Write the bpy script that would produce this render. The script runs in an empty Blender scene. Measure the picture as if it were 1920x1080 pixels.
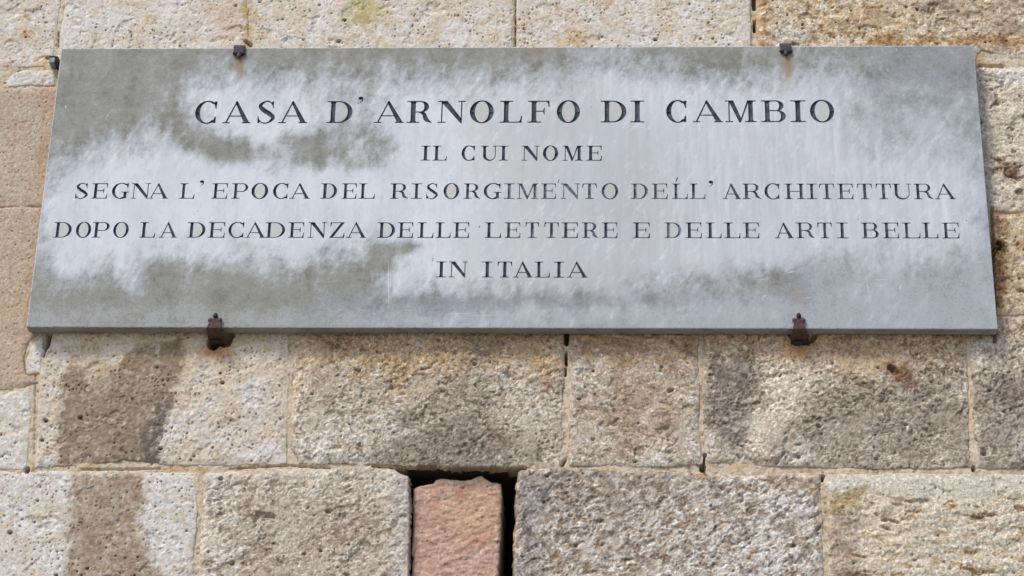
import bpy, math, random
import numpy as np
from mathutils import Vector, Euler, geometry

# ------------------------------------------------------------------ camera, sky, sun, exposure
scene = bpy.context.scene
C = scene.collection
CAM_LOC = (0.19313196, -4.0416307, -2.15675937)
CAM_ROT = (2.01197407, -0.01900751, 0.03689376)
F_PX = 4044.3143                       # focal length in pixels of a 1920 wide frame
cam_data = bpy.data.cameras.new('camera')
cam_data.sensor_width = 36.0
cam_data.lens = F_PX / 1920.0 * 36.0
cam_data.clip_start = 0.05
cam_data.clip_end = 500.0
cam = bpy.data.objects.new('camera', cam_data)
cam.location = CAM_LOC
cam.rotation_euler = CAM_ROT
C.objects.link(cam)
scene.camera = cam

SUN_ELEV, SUN_AZ = math.radians(52), math.radians(-38)     # azimuth measured from straight out of the wall, towards the left
world = bpy.data.worlds.new('World')
scene.world = world
world.use_nodes = True
wn = world.node_tree
wn.nodes.clear()
sky = wn.nodes.new('ShaderNodeTexSky')
sky.sky_type = 'NISHITA'
sky.sun_disc = False
sky.sun_elevation = SUN_ELEV
sky.sun_rotation = math.radians(180) - SUN_AZ
sky.air_density = 1.0
sky.dust_density = 2.0
sky.ozone_density = 1.0
bg = wn.nodes.new('ShaderNodeBackground')
bg.inputs['Strength'].default_value = 0.10
wo = wn.nodes.new('ShaderNodeOutputWorld')
wn.links.new(sky.outputs[0], bg.inputs[0])
wn.links.new(bg.outputs[0], wo.inputs[0])

sun_data = bpy.data.lights.new('sun', 'SUN')
sun_data.energy = 1.5
sun_data.angle = math.radians(14)
sun_data.color = (1.0, 0.965, 0.90)
sun = bpy.data.objects.new('sun', sun_data)
sd_ = Vector((math.sin(SUN_AZ) * math.cos(SUN_ELEV), -math.cos(SUN_AZ) * math.cos(SUN_ELEV), math.sin(SUN_ELEV)))
sun.rotation_euler = sd_.to_track_quat('Z', 'Y').to_euler()
sun.location = (0, -6, 5)
C.objects.link(sun)

scene.view_settings.view_transform = 'Standard'
scene.view_settings.look = 'None'
scene.view_settings.exposure = 0.72
scene.view_settings.gamma = 1.0
scene.view_settings.use_curve_mapping = False
scene.render.engine = 'CYCLES'
scene.cycles.use_denoising = True

# ------------------------------------------------------------------ measuring: picture points to points on the wall
RM = np.array(Euler(CAM_ROT, 'XYZ').to_matrix())
CL = np.array(CAM_LOC)
Y_STONE = 0.034                        # the mean face of the ashlar lies 34 mm behind the face of the tablet

def on_wall(u, v, Y=Y_STONE):
    u = np.asarray(u, float); v = np.asarray(v, float)
    d = np.stack([(u - 960) / F_PX, -(v - 540) / F_PX, -np.ones_like(u)], -1) @ RM.T
    k = (Y - CL[1]) / d[..., 1]
    return CL[0] + k * d[..., 0], CL[2] + k * d[..., 2]

def to_px(x, z, Y=Y_STONE):
    p = np.stack([x - CL[0], np.full_like(x, Y - CL[1]), z - CL[2]], -1) @ RM
    return 960 + F_PX * p[..., 0] / -p[..., 2], 540 - F_PX * p[..., 1] / -p[..., 2]

# ------------------------------------------------------------------ noise
def _h(ix, iy, seed):
    h = (ix.astype(np.int64) * 374761393 + iy.astype(np.int64) * 668265263 + seed * 1442695041) & 0xFFFFFFFF
    h = ((h ^ (h >> 13)) * 1274126177) & 0xFFFFFFFF
    h = ((h ^ (h >> 16)) * 2246822519) & 0xFFFFFFFF
    return (h ^ (h >> 15)) & 0xFFFFFFFF

def perlin(x, y, seed=0):
    ix = np.floor(x).astype(np.int64); iy = np.floor(y).astype(np.int64)
    fx = x - ix; fy = y - iy
    sx = fx * fx * fx * (fx * (fx * 6 - 15) + 10); sy = fy * fy * fy * (fy * (fy * 6 - 15) + 10)
    def g(ox, oy):
        a = _h(ix + ox, iy + oy, seed) * (2 * math.pi / 4294967296.0)
        return np.cos(a) * (fx - ox) + np.sin(a) * (fy - oy)
    a = g(0, 0); b = g(1, 0); c = g(0, 1); d = g(1, 1)
    return 1.5 * ((a + (b - a) * sx) * (1 - sy) + (c + (d - c) * sx) * sy)

def fbm(x, y, scale, octv=4, seed=0, gain=0.5, sx=1.0, sy=1.0, ang=0.0):
    """scale = size of the largest features in metres"""
    if ang:
        ca, sa = math.cos(ang), math.sin(ang)
        x, y = x * ca + y * sa, -x * sa + y * ca
    x = x / (scale * sx); y = y / (scale * sy)
    r = 0; a = 1.0; n = 0
    for i in range(octv):
        r = r + a * perlin(x + 17.3 * i, y - 9.1 * i, seed + i * 31)
        n += a; a *= gain; x = x * 2.03; y = y * 2.03
    return r / n * 1.35

def pores(x, y, cell, rmin, rmax, prob, seed, stretch=1.0):
    """0 outside, up to 1 at the bottom of scattered round pores"""
    y = y * stretch
    ix = np.floor(x / cell).astype(np.int64); iy = np.floor(y / cell).astype(np.int64)
    best = np.zeros_like(x)
    for ox in (-1, 0, 1):
        for oy in (-1, 0, 1):
            jx = ix + ox; jy = iy + oy
            h1 = _h(jx, jy, seed) / 4294967296.0; h2 = _h(jx, jy, seed + 7) / 4294967296.0
            h3 = _h(jx, jy, seed + 13) / 4294967296.0; h4 = _h(jx, jy, seed + 19) / 4294967296.0
            px = (jx + 0.15 + 0.7 * h1) * cell; py = (jy + 0.15 + 0.7 * h2) * cell
            r = rmin + (rmax - rmin) * h3 ** 3
            d = np.sqrt((x - px) ** 2 + (y - py) ** 2)
            t = np.clip((r * 1.25 - d) / (r * 0.7), 0, 1) * (h4 < prob)
            best = np.maximum(best, t)
    return best

def sstep(a, b, x):
    t = np.clip((x - a) / (b - a), 0, 1)
    return t * t * (3 - 2 * t)

def poly_sd(px, py, poly):
    """signed distance to a polygon, positive inside"""
    poly = np.asarray(poly, float)
    n = len(poly); best = np.full(px.shape, 1e18); ins = np.zeros(px.shape, bool)
    for i in range(n):
        ax, ay = poly[i]; bx, by = poly[(i + 1) % n]
        ex, ey = bx - ax, by - ay
        wx = px - ax; wy = py - ay
        t = np.clip((wx * ex + wy * ey) / (ex * ex + ey * ey + 1e-18), 0, 1)
        dx = wx - ex * t; dy = wy - ey * t
        best = np.minimum(best, dx * dx + dy * dy)
        if ay != by:
            c = ((ay > py) != (by > py)) & (px < ex * (py - ay) / ey + ax)
            ins ^= c
    d = np.sqrt(best)
    return np.where(ins, d, -d)

def soft(u, v, poly, blur):
    return sstep(-blur, blur, poly_sd(u, v, poly))

def blob(u, v, cu, cv, ru, rv):
    return np.exp(-(((u - cu) / ru) ** 2 + ((v - cv) / rv) ** 2))

def capsule(u, v, a, b, r):
    ax, ay = a; bx, by = b
    ex, ey = bx - ax, by - ay
    t = np.clip(((u - ax) * ex + (v - ay) * ey) / (ex * ex + ey * ey + 1e-9), 0, 1)
    return r - np.sqrt((u - ax - ex * t) ** 2 + (v - ay - ey * t) ** 2)

def lin(c):
    c = np.clip(np.asarray(c, float) / 255.0, 0, 1)
    return np.where(c <= 0.04045, c / 12.92, ((c + 0.055) / 1.055) ** 2.4)

# ------------------------------------------------------------------ materials
def new_mat(name):
    m = bpy.data.materials.new(name); m.use_nodes = True
    nt = m.node_tree
    b = nt.nodes['Principled BSDF']
    return m, nt, b

def nd(nt, t, **kw):
    n = nt.nodes.new(t)
    for k, v in kw.items():
        if k.startswith('i_'):
            n.inputs[k[2:].replace('_', ' ')].default_value = v
        else:
            setattr(n, k, v)
    return n

def mixc(nt, a, b, fac, mode='MIX'):
    n = nt.nodes.new('ShaderNodeMix'); n.data_type = 'RGBA'; n.blend_type = mode
    for s, val in ((n.inputs[0], fac), (n.inputs[6], a), (n.inputs[7], b)):
        if hasattr(val, 'is_output'): nt.links.new(val, s)
        else: s.default_value = val if not isinstance(val, tuple) else (*val, 1)[:4]
    return n.outputs[2]

def mth(nt, op, a, b=0.0, c=None):
    n = nt.nodes.new('ShaderNodeMath'); n.operation = op
    for i, val in enumerate((a, b) if c is None else (a, b, c)):
        if hasattr(val, 'is_output'): nt.links.new(val, n.inputs[i])
        else: n.inputs[i].default_value = val
    return n.outputs[0]

def rng(nt, v, a, b, c=0.0, d=1.0):
    n = nt.nodes.new('ShaderNodeMapRange'); n.interpolation_type = 'SMOOTHSTEP'
    nt.links.new(v, n.inputs[0])
    for i, val in enumerate((a, b, c, d)): n.inputs[i + 1].default_value = val
    return n.outputs[0]

def noise(nt, scale, detail=4, rough=0.6, vec=None, stretch=None, lean=0.0):
    n = nd(nt, 'ShaderNodeTexNoise'); n.inputs['Scale'].default_value = scale
    n.inputs['Detail'].default_value = detail; n.inputs['Roughness'].default_value = rough
    if vec is None:
        vec = nd(nt, 'ShaderNodeTexCoord').outputs['Object']
    if stretch:
        mp = nd(nt, 'ShaderNodeMapping'); mp.inputs['Scale'].default_value = stretch
        if lean:
            m0 = nd(nt, 'ShaderNodeMapping'); m0.inputs['Rotation'].default_value = (0, lean, 0)
            nt.links.new(vec, m0.inputs[0]); vec = m0.outputs[0]
        nt.links.new(vec, mp.inputs[0]); vec = mp.outputs[0]
    nt.links.new(vec, n.inputs['Vector'])
    return n.outputs['Fac']

def stone_material(name, contrast=0.16, bump=0.5, scale=420):
    m, nt, b = new_mat(name)
    at = nd(nt, 'ShaderNodeAttribute', attribute_name='tint')
    n1 = noise(nt, scale, 5, 0.7)
    n2 = noise(nt, scale * 0.27, 4, 0.6)
    k = mth(nt, 'MULTIPLY_ADD', rng(nt, n1, 0.36, 0.64), 2 * contrast, 1 - contrast)
    k2 = mth(nt, 'MULTIPLY_ADD', rng(nt, n2, 0.36, 0.64), contrast, 1 - contrast * 0.5)
    v = nd(nt, 'ShaderNodeVectorMath', operation='SCALE')
    nt.links.new(at.outputs['Color'], v.inputs[0]); nt.links.new(mth(nt, 'MULTIPLY', k, k2), v.inputs['Scale'])
    nt.links.new(v.outputs[0], b.inputs['Base Color'])
    b.inputs['Roughness'].default_value = 0.93
    b.inputs['Specular IOR Level'].default_value = 0.2
    bp = nd(nt, 'ShaderNodeBump'); bp.inputs['Strength'].default_value = bump; bp.inputs['Distance'].default_value = 0.0015
    nt.links.new(mth(nt, 'ADD', n1, mth(nt, 'MULTIPLY', n2, 1.4)), bp.inputs['Height'])
    nt.links.new(bp.outputs[0], b.inputs['Normal'])
    return m

M_TRAV = stone_material('pale_travertine', 0.10, 0.45, 420)
M_ROUGH = stone_material('rough_limestone', 0.22, 0.8, 380)
M_SAND = stone_material('brown_sandstone', 0.16, 0.4, 520)
M_PINK = stone_material('pink_sandstone', 0.10, 0.5, 360)
M_MORTAR = stone_material('lime_mortar', 0.15, 0.7, 450)

def flat_stone_mat(name, col, sc=6.0, var=0.25):
    m, nt, b = new_mat(name)
    n1 = noise(nt, sc, 6, 0.65); n2 = noise(nt, sc * 30, 4, 0.7)
    c = mixc(nt, tuple(x * (1 - var) for x in col), tuple(min(1, x * (1 + var)) for x in col), mth(nt, 'ADD', mth(nt, 'MULTIPLY', n1, 0.6), mth(nt, 'MULTIPLY', n2, 0.4)))
    nt.links.new(c, b.inputs['Base Color']); b.inputs['Roughness'].default_value = 0.95
    bp = nd(nt, 'ShaderNodeBump'); bp.inputs['Strength'].default_value = 0.6; bp.inputs['Distance'].default_value = 0.004
    nt.links.new(n2, bp.inputs['Height']); nt.links.new(bp.outputs[0], b.inputs['Normal'])
    return m

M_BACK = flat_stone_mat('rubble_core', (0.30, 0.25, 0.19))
M_CAVITY = flat_stone_mat('dark_cavity', (0.10, 0.080, 0.062), 14.0, .5)  # dark brown stone colour for the inside of the socket
M_GROUND = flat_stone_mat('paving_stone', (0.24, 0.215, 0.185), 3.0)

def iron_mat(name, c1, c2, c3, sc=90, rough=0.75):
    m, nt, b = new_mat(name)
    n1 = noise(nt, sc, 4, 0.6); n2 = noise(nt, sc * 4, 4, 0.7)
    c = mixc(nt, c1, c2, rng(nt, n1, 0.38, 0.62))
    c = mixc(nt, c, c3, rng(nt, n2, 0.55, 0.75))
    nt.links.new(c, b.inputs['Base Color'])
    b.inputs['Roughness'].default_value = rough; b.inputs['Metallic'].default_value = 0.25
    bp = nd(nt, 'ShaderNodeBump'); bp.inputs['Strength'].default_value = 0.7; bp.inputs['Distance'].default_value = 0.001
    nt.links.new(n2, bp.inputs['Height']); nt.links.new(bp.outputs[0], b.inputs['Normal'])
    return m

M_IRON_DARK = iron_mat('dark_violet_iron', (0.065, 0.05, 0.075), (0.10, 0.075, 0.095), (0.05, 0.03, 0.022))
M_IRON_RUST = iron_mat('rusty_iron', (0.055, 0.028, 0.022), (0.12, 0.058, 0.038), (0.028, 0.020, 0.026), 130)
M_IRON_GREY = iron_mat('grey_bar_end', (0.19, 0.21, 0.24), (0.26, 0.28, 0.31), (0.13, 0.14, 0.17), 60, 0.6)
M_IRON_BLACK = iron_mat('black_iron', (0.015, 0.013, 0.016), (0.03, 0.026, 0.035), (0.05, 0.025, 0.015))

# ------------------------------------------------------------------ mesh helpers
def raw_mesh(name, co, faces, mat, smooth=True, parent=None, tint=None):
    """faces: (n, k) int array of one polygon size"""
    me = bpy.data.meshes.new(name)
    co = np.asarray(co, np.float32); faces = np.asarray(faces, np.int32)
    k = faces.shape[1]; n = len(faces)
    me.vertices.add(len(co)); me.vertices.foreach_set('co', co.ravel())
    me.loops.add(n * k); me.loops.foreach_set('vertex_index', faces.ravel())
    me.polygons.add(n); me.polygons.foreach_set('loop_start', np.arange(0, n * k, k, dtype=np.int32))
    me.update(calc_edges=True)
    if smooth: me.polygons.foreach_set('use_smooth', np.ones(n, bool))
    if tint is not None:
        a = me.attributes.new('tint', 'FLOAT_COLOR', 'POINT')
        a.data.foreach_set('color', np.concatenate([tint, np.ones((len(tint), 1))], 1).astype(np.float32).ravel())
    me.materials.append(mat)
    o = bpy.data.objects.new(name, me); C.objects.link(o)
    if parent: o.parent = parent
    return o

def py_mesh(name, verts, faces, mat, parent=None, bevel=0.0, smooth=False):
    me = bpy.data.meshes.new(name); me.from_pydata(verts, [], faces); me.update()
    me.materials.append(mat)
    o = bpy.data.objects.new(name, me); C.objects.link(o)
    if parent: o.parent = parent
    if bevel:
        md = o.modifiers.new('bevel', 'BEVEL'); md.width = bevel; md.segments = 2; md.limit_method = 'ANGLE'
    if smooth:
        for p in me.polygons: p.use_smooth = True
    return o

def thing(name, label, cat, loc=(0, 0, 0), group=None):
    o = bpy.data.objects.new(name, None); C.objects.link(o)
    o.location = loc; o['label'] = label; o['category'] = cat
    if group: o['group'] = group
    bpy.context.view_layer.update()
    return o

def slab(y0, y1, x0, x1, z0, z1):
    v = [(x0, y0, z0), (x1, y0, z0), (x1, y0, z1), (x0, y0, z1), (x0, y1, z0), (x1, y1, z0), (x1, y1, z1), (x0, y1, z1)]
    f = [(0, 1, 2, 3), (5, 4, 7, 6), (4, 0, 3, 7), (1, 5, 6, 2), (3, 2, 6, 7), (4, 5, 1, 0)]
    return v, f

# ------------------------------------------------------------------ ground
GZ = CAM_LOC[2] - 1.6
g = raw_mesh('ground', [(-60, -60, GZ), (60, -60, GZ), (60, 60, GZ), (-60, 60, GZ)], [(0, 1, 2, 3)], M_GROUND, False)
g['kind'] = 'structure'

# ------------------------------------------------------------------ the ashlar wall
wall = thing('stone_wall', 'old ashlar wall of pale and brown weathered stone blocks behind the inscribed tablet', 'wall', (0, Y_STONE, 0))
v_, f_ = slab(0.10, 0.60, -4.5, 4.5, GZ - Y_STONE * 0, 3.2)
# the core is open behind the socket: four slabs round it
HX0, HZ1 = on_wall(752, 845); HX1, _ = on_wall(984, 845)
_, HZ0 = on_wall(860, 1230)
HX0, HX1, HZ0, HZ1 = float(HX0), float(HX1), float(HZ0), float(HZ1)
cv, cf = [], []
for (a, b, c_, d) in ((-4.5, HX0, GZ, 3.2), (HX1, 4.5, GZ, 3.2), (HX0, HX1, HZ1, 3.2), (HX0, HX1, GZ, HZ0)):
    v_, f_ = slab(0.07, 0.5, a, b, c_, d)
    n0 = len(cv); cv += v_; cf += [tuple(i + n0 for i in q) for q in f_]
core = py_mesh('wall_core', cv, cf, M_BACK, wall); core.matrix_parent_inverse.identity()
core.location = (0, 0, 0)
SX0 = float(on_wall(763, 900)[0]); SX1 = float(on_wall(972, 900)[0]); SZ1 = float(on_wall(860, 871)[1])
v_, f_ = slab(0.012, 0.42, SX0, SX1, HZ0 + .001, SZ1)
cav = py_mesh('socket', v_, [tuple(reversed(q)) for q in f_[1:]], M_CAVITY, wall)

# -- stones: outline in picture points, kind of surface, seed
FAR = dict(l=-170, r=2120, t=-200, b=1200)
STONES = [
    # row above the tablet
    ('trav', [(-170, -200), (114, -200), (113, 0), (101, 100), (96, 122), (60, 124), (-170, 122)], 11),
    ('trav', [(121, -200), (464, -200), (464, 84), (462, 150), (140, 150), (106, 118), (109, 95), (120, 0)], 12),
    ('trav', [(474, -200), (962, -200), (962, 40), (962, 150), (472, 150)], 13),
    ('trav', [(966, -200), (1409, -200), (1410, 150), (966, 150)], 14),
    ('sandy', [(1419, -200), (2120, -200), (2120, 112), (1900, 108), (1840, 92), (1815, 140), (1419, 150)], 15),
    # left of the tablet
    ('white', [(9, 152), (22, 139), (45, 131), (100, 131), (104, 160), (60, 159), (14, 163)], 21),
    ('trav', [(-170, 131), (-2, 131), (2, 142), (0, 158), (-170, 165)], 22),
    ('brown', [(-170, 166), (60, 164), (130, 162), (130, 386), (-170, 386)], 23),
    ('brown', [(-170, 390), (130, 389), (130, 600), (72, 626), (54, 640), (44, 668), (46, 702), (58, 708), (70, 716), (20, 731), (-170, 728)], 24),
    ('white', [(62, 640), (80, 628), (81, 650), (76, 699), (50, 701), (47, 676)], 25),
    ('white', [(-170, 741), (10, 740), (30, 730), (54, 724), (57, 760), (56, 800), (50, 880), (-170, 876)], 26),
    # right of the tablet
    ('pocked', [(1820, 135), (1850, 122), (1900, 126), (2120, 130), (2120, 396), (1820, 396)], 31),
    ('crumbly', [(1820, 401), (2120, 401), (2120, 590), (1820, 590)], 32),
    # row below the tablet
    ('pale', [(90, 600), (541, 600), (540, 700), (538, 870), (400, 872), (300, 871), (230, 862), (180, 872), (66, 876), (70, 760), (78, 660)], 41),
    ('mottled', [(551, 600), (1058, 600), (1056, 700), (1052, 874), (960, 876), (700, 872), (560, 868), (545, 840), (549, 740)], 42),
    ('tooled', [(1068, 600), (1308, 600), (1312, 760), (1314, 872), (1200, 876), (1066, 872), (1070, 740)], 43),
    ('mottled', [(1320, 600), (1811, 600), (1816, 740), (1822, 876), (1700, 880), (1500, 876), (1322, 866), (1318, 740)], 44),
    ('mottled', [(1819, 600), (1860, 597), (2120, 596), (2120, 882), (1830, 878), (1824, 740)], 45),
    # lowest row in view, either side of the socket
    ('porous', [(-170, 886), (200, 882), (374, 886), (366, 980), (360, 1200), (-170, 1200)], 51),
    ('tooled', [(381, 886), (540, 879), (700, 874), (744, 878), (766, 888), (768, 960), (764, 1200), (372, 1200), (376, 1000)], 52),
    ('chiselled', [(972, 880), (1060, 878), (1280, 884), (1390, 890), (1538, 887), (1542, 980), (1546, 1200), (962, 1200), (966, 980)], 53),
    ('ochre', [(1549, 888), (1800, 888), (2120, 888), (2120, 1200), (1556, 1200), (1551, 1000)], 54),
]
world_polys = []
for kind, poly, seed in STONES:
    p = np.array(poly, float)
    X, Z = on_wall(p[:, 0], p[:, 1])
    world_polys.append([kind, np.stack([X, Z], 1), seed])

# open gaps in the joints and round the clamps: (a, b, radius, depth)
GAPS = [
    ((1414, -40), (1414, 14), 4.0, .06), ((1415, 40), (1415, 56), 2.5, .05),
    ((1062, 612), (1062, 641), 4.0, .06), ((1061, 660), (1062, 684), 2.0, .05), ((1061, 690), (1060, 702), 1.2, .04),
    ((92, 626), (86, 648), 5.5, .06), ((86, 648), (82, 668), 2.0, .04), ((50, 880), (50, 882), 4.5, .04),
    ((967, 0), (966, 84), 1.3, .02), ((1826, 876), (1826, 881), 3.0, .03), ((1543, 893), (1542, 899), 3.0, .03),
    ((428, 628), (422, 640), 11.0, .05), ((408, 636), (400, 643), 12.0, .045),
    ((1488, 628), (1512, 636), 9.0, .045), ((1492, 642), (1514, 643), 4.0, .03), ((1528, 628), (1520, 638), 5.0, .03),
    ((1318, 880), (1318, 876), 5.0, .03), ((91, 108), (88, 108), 3.0, .02), ((105, 118), (106, 124), 3.5, .03),
    ((748, 878), (770, 888), 6.0, .05), ((700, 873), (745, 877), 2.0, .03), ((955, 880), (985, 877), 2.5, .03),
    ((1255, 733), (1259, 731), 3.5, .012), ((1456, 868), (1470, 849), 3.0, .008), ((1872, 460), (1874, 464), 6, .012),
    ((1668, 690), (1682, 698), 5.0, .012), ((484, 965), (512, 968), 5, .006), ((1860, 390), (1866, 640), 3.0, .02),
    ((460, 76), (470, 84), 3, .02), ((1486, 82), (1498, 83), 1.6, .02), ((155, 880), (300, 878), 2.0, .006),
    ((545, 872), (620, 877), 1.8, .012), ((430, 878), (540, 872), 1.4, .008), ((1836, 122), (1880, 124), 3.0, .02),
    ((108, 90), (109, 60), 1.5, .01), ((66, 700), (64, 850), 1.3, .006), ((1054, 872), (1060, 862), 3, .02),
]

def gap_depth(u, v):
    d = np.zeros_like(u)
    wob = 1.2 * perlin(u / 7.0, v / 7.0, 77)
    for a, b, r, dep in GAPS:
        lo = (u > min(a[0], b[0]) - 25) & (u < max(a[0], b[0]) + 25) & (v > min(a[1], b[1]) - 25) & (v < max(a[1], b[1]) + 25)
        if lo.any():
            c = capsule(u[lo], v[lo], a, b, r) + wob[lo]
            d[lo] = np.maximum(d[lo], dep * sstep(-1.0, 1.6, c))
    return d

def mix3(c, col, w):
    w = np.clip(w, 0, 1)[:, None]
    return c * (1 - w) + np.asarray(col, float)[None, :] * w

def var3(c, n, amt):
    return c * (1 + amt * n[:, None])

# soft-edged weathering that has a shape of its own: (kinds of stone seeds, outline, colour, strength, blur)
STAINS = [
    (41, [(118, 700), (150, 688), (166, 722), (200, 722), (232, 676), (262, 650), (338, 636), (340, 690), (322, 770), (300, 812), (292, 872), (180, 880), (112, 880), (112, 790)], (140, 123, 105), .90, 8),
    (41, [(142, 660), (214, 676), (216, 760), (190, 800), (158, 790), (140, 740)], (178, 160, 138), .75, 14),
    (41, [(296, 745), (322, 760), (300, 815), (296, 872), (262, 872), (270, 800)], (122, 112, 106), .55, 9),
    (41, [(90, 620), (560, 620), (560, 668), (330, 690), (90, 676)], (196, 170, 134), .45, 24),
    (51, [(134, 888), (270, 886), (276, 922), (258, 966), (262, 1010), (300, 1080), (300, 1200), (120, 1200), (122, 1000), (140, 950)], (150, 130, 108), .74, 10),
    (42, [(545, 610), (1065, 610), (1065, 700), (900, 690), (760, 720), (640, 690), (545, 700)], (184, 152, 112), .6, 22),
    (42, [(885, 640), (915, 650), (905, 780), (960, 870), (800, 880), (700, 840), (780, 780), (870, 760)], (132, 120, 108), .5, 24),
    (42, [(720, 815), (860, 790), (1000, 840), (1050, 880), (700, 880)], (124, 112, 100), .45, 20),
    (42, [(560, 820), (640, 835), (700, 878), (550, 872)], (200, 194, 184), .7, 12),
    (42, [(550, 625), (590, 625), (600, 680), (555, 760)], (206, 186, 158), .55, 12),
    (43, [(1066, 610), (1312, 610), (1310, 668), (1180, 690), (1066, 660)], (172, 140, 100), .55, 18),
    (43, [(1170, 650), (1250, 690), (1290, 790), (1180, 860), (1140, 780)], (160, 138, 112), .4, 20),
    (43, [(1190, 866), (1230, 858), (1235, 880), (1185, 880)], (212, 206, 196), .7, 5),
    (44, [(1322, 665), (1412, 660), (1420, 712), (1398, 790), (1390, 838), (1345, 850), (1326, 800)], (120, 108, 98), .72, 10),
    (44, [(1424, 650), (1545, 640), (1545, 720), (1500, 790), (1440, 800), (1410, 830), (1418, 730)], (208, 194, 176), .62, 12),
    (44, [(1320, 612), (1815, 612), (1815, 665), (1690, 690), (1620, 720), (1560, 680), (1320, 660)], (188, 158, 118), .55, 18),
    (44, [(1540, 740), (1700, 700), (1815, 690), (1820, 870), (1500, 876), (1490, 800)], (130, 118, 106), .5, 24),
    (44, [(1660, 680), (1700, 680), (1710, 720), (1670, 716)], (110, 76, 50), .6, 8),
    (44, [(1470, 840), (1500, 810), (1530, 860), (1490, 880), (1440, 872)], (205, 198, 188), .55, 8),
    (45, [(1860, 592), (2120, 592), (2120, 625), (1820, 640)], (168, 144, 120), .6, 10),
    (45, [(1822, 700), (1990, 690), (2000, 880), (1830, 880)], (118, 106, 96), .45, 16),
    (13, [(640, -30), (722, -30), (716, 22), (690, 48), (650, 30)], (186, 176, 122), .75, 12),
    (13, [(676, 30), (700, 36), (690, 72), (676, 60)], (196, 170, 132), .4, 8),
    (12, [(380, 0), (470, -10), (470, 84), (400, 80)], (206, 180, 160), .5, 16),
    (12, [(454, -10), (478, -10), (474, 84), (458, 84)], (168, 150, 94), .6, 5),
    (13, [(460, -10), (478, -10), (478, 84), (462, 84)], (180, 164, 116), .5, 5),
    (14, [(1060, 64), (1100, 50), (1100, 84), (1040, 84)], (200, 170, 132), .5, 8),
    (14, [(1066, 20), (1080, 24), (1090, 70), (1070, 74)], (200, 166, 124), .35, 6),
    (15, [(1418, -30), (1440, -30), (1438, 86), (1418, 86)], (192, 152, 110), .6, 9),
    (15, [(1470, 50), (1520, 52), (1500, 80), (1450, 80)], (204, 196, 188), .7, 8),
    (15, [(1520, 20), (1640, 10), (1700, 50), (1640, 66), (1540, 60)], (188, 154, 112), .5, 16),
    (15, [(1720, 0), (1920, -10), (1920, 60), (1780, 60)], (160, 140, 118), .4, 20),
    (15, [(1640, 66), (1920, 70), (1920, 90), (1830, 88), (1640, 84)], (160, 116, 74), .55, 6),
    (15, [(1830, 92), (1900, 96), (1920, 108), (1840, 116)], (206, 190, 178), .7, 6),
    (11, [(60, 104), (100, 104), (100, 130), (70, 132)], (206, 178, 134), .7, 6),
    (11, [(0, 100), (60, 104), (60, 126), (0, 126)], (214, 192, 180), .5, 8),
    (11, [(38, 52), (56, 52), (56, 66), (40, 70)], (190, 144, 100), .6, 4),
    (31, [(1850, 290), (1880, 296), (1915, 318), (1900, 334), (1862, 322)], (116, 92, 72), .8, 6),
    (31, [(1826, 140), (1852, 132), (1864, 300), (1858, 396), (1846, 396)], (166, 156, 146), .55, 7),
    (31, [(1870, 128), (1925, 124), (1925, 156), (1868, 158)], (212, 206, 198), .8, 6),
    (32, [(1858, 396), (1880, 400), (1888, 540), (1868, 586)], (118, 80, 48), .6, 8),
    (32, [(1866, 448), (1882, 448), (1882, 468), (1868, 470)], (78, 66, 22), .8, 5),
    (32, [(1890, 480), (1925, 470), (1925, 540), (1896, 560)], (176, 158, 134), .5, 10),
    (23, [(84, 164), (112, 162), (100, 386), (70, 386), (84, 300)], (188, 150, 118), .5, 14),
    (24, [(68, 389), (100, 389), (70, 600), (40, 600), (56, 500)], (186, 148, 116), .45, 14),
    (24, [(0, 560), (40, 560), (44, 700), (0, 720)], (190, 164, 138), .5, 14),
    (23, [(-10, 280), (40, 280), (40, 360), (-10, 380)], (190, 176, 156), .5, 18),
    (52, [(378, 886), (420, 884), (414, 940), (378, 950)], (206, 200, 192), .7, 12),
    (52, [(742, 880), (768, 890), (764, 1090), (744, 1090), (752, 960)], (186, 184, 186), .55, 8),
    (52, [(460, 962), (500, 962), (512, 970), (480, 974), (462, 970)], (140, 122, 104), .7, 4),
    (52, [(540, 900), (740, 900), (740, 1200), (400, 1200), (420, 1050)], (150, 133, 114), .35, 40),
    (53, [(968, 880), (1040, 880), (1010, 980), (990, 1200), (962, 1200)], (128, 122, 122), .45, 16),
    (53, [(1030, 880), (1300, 884), (1250, 930), (1060, 960)], (140, 126, 112), .4, 22),
    (53, [(1420, 886), (1540, 886), (1540, 930), (1430, 922)], (150, 130, 108), .6, 8),
    (53, [(1000, 905), (1000, 860), (970, 860)], (150, 130, 108), .3, 8),
    (54, [(1549, 888), (1620, 888), (1640, 900), (1616, 916), (1549, 924)], (206, 200, 190), .85, 5),
    (54, [(1630, 889), (1925, 889), (1915, 920), (1820, 938), (1700, 932), (1632, 915)], (204, 198, 184), .85, 6),
    (54, [(1556, 930), (1620, 916), (1612, 955), (1560, 966)], (158, 136, 92), .7, 7),
    (54, [(1556, 966), (1608, 956), (1604, 1090), (1560, 1200)], (146, 128, 110), .5, 10),
    (54, [(1616, 930), (1700, 938), (1720, 1000), (1660, 1090), (1616, 1090)], (206, 192, 166), .55, 12),
]

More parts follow.
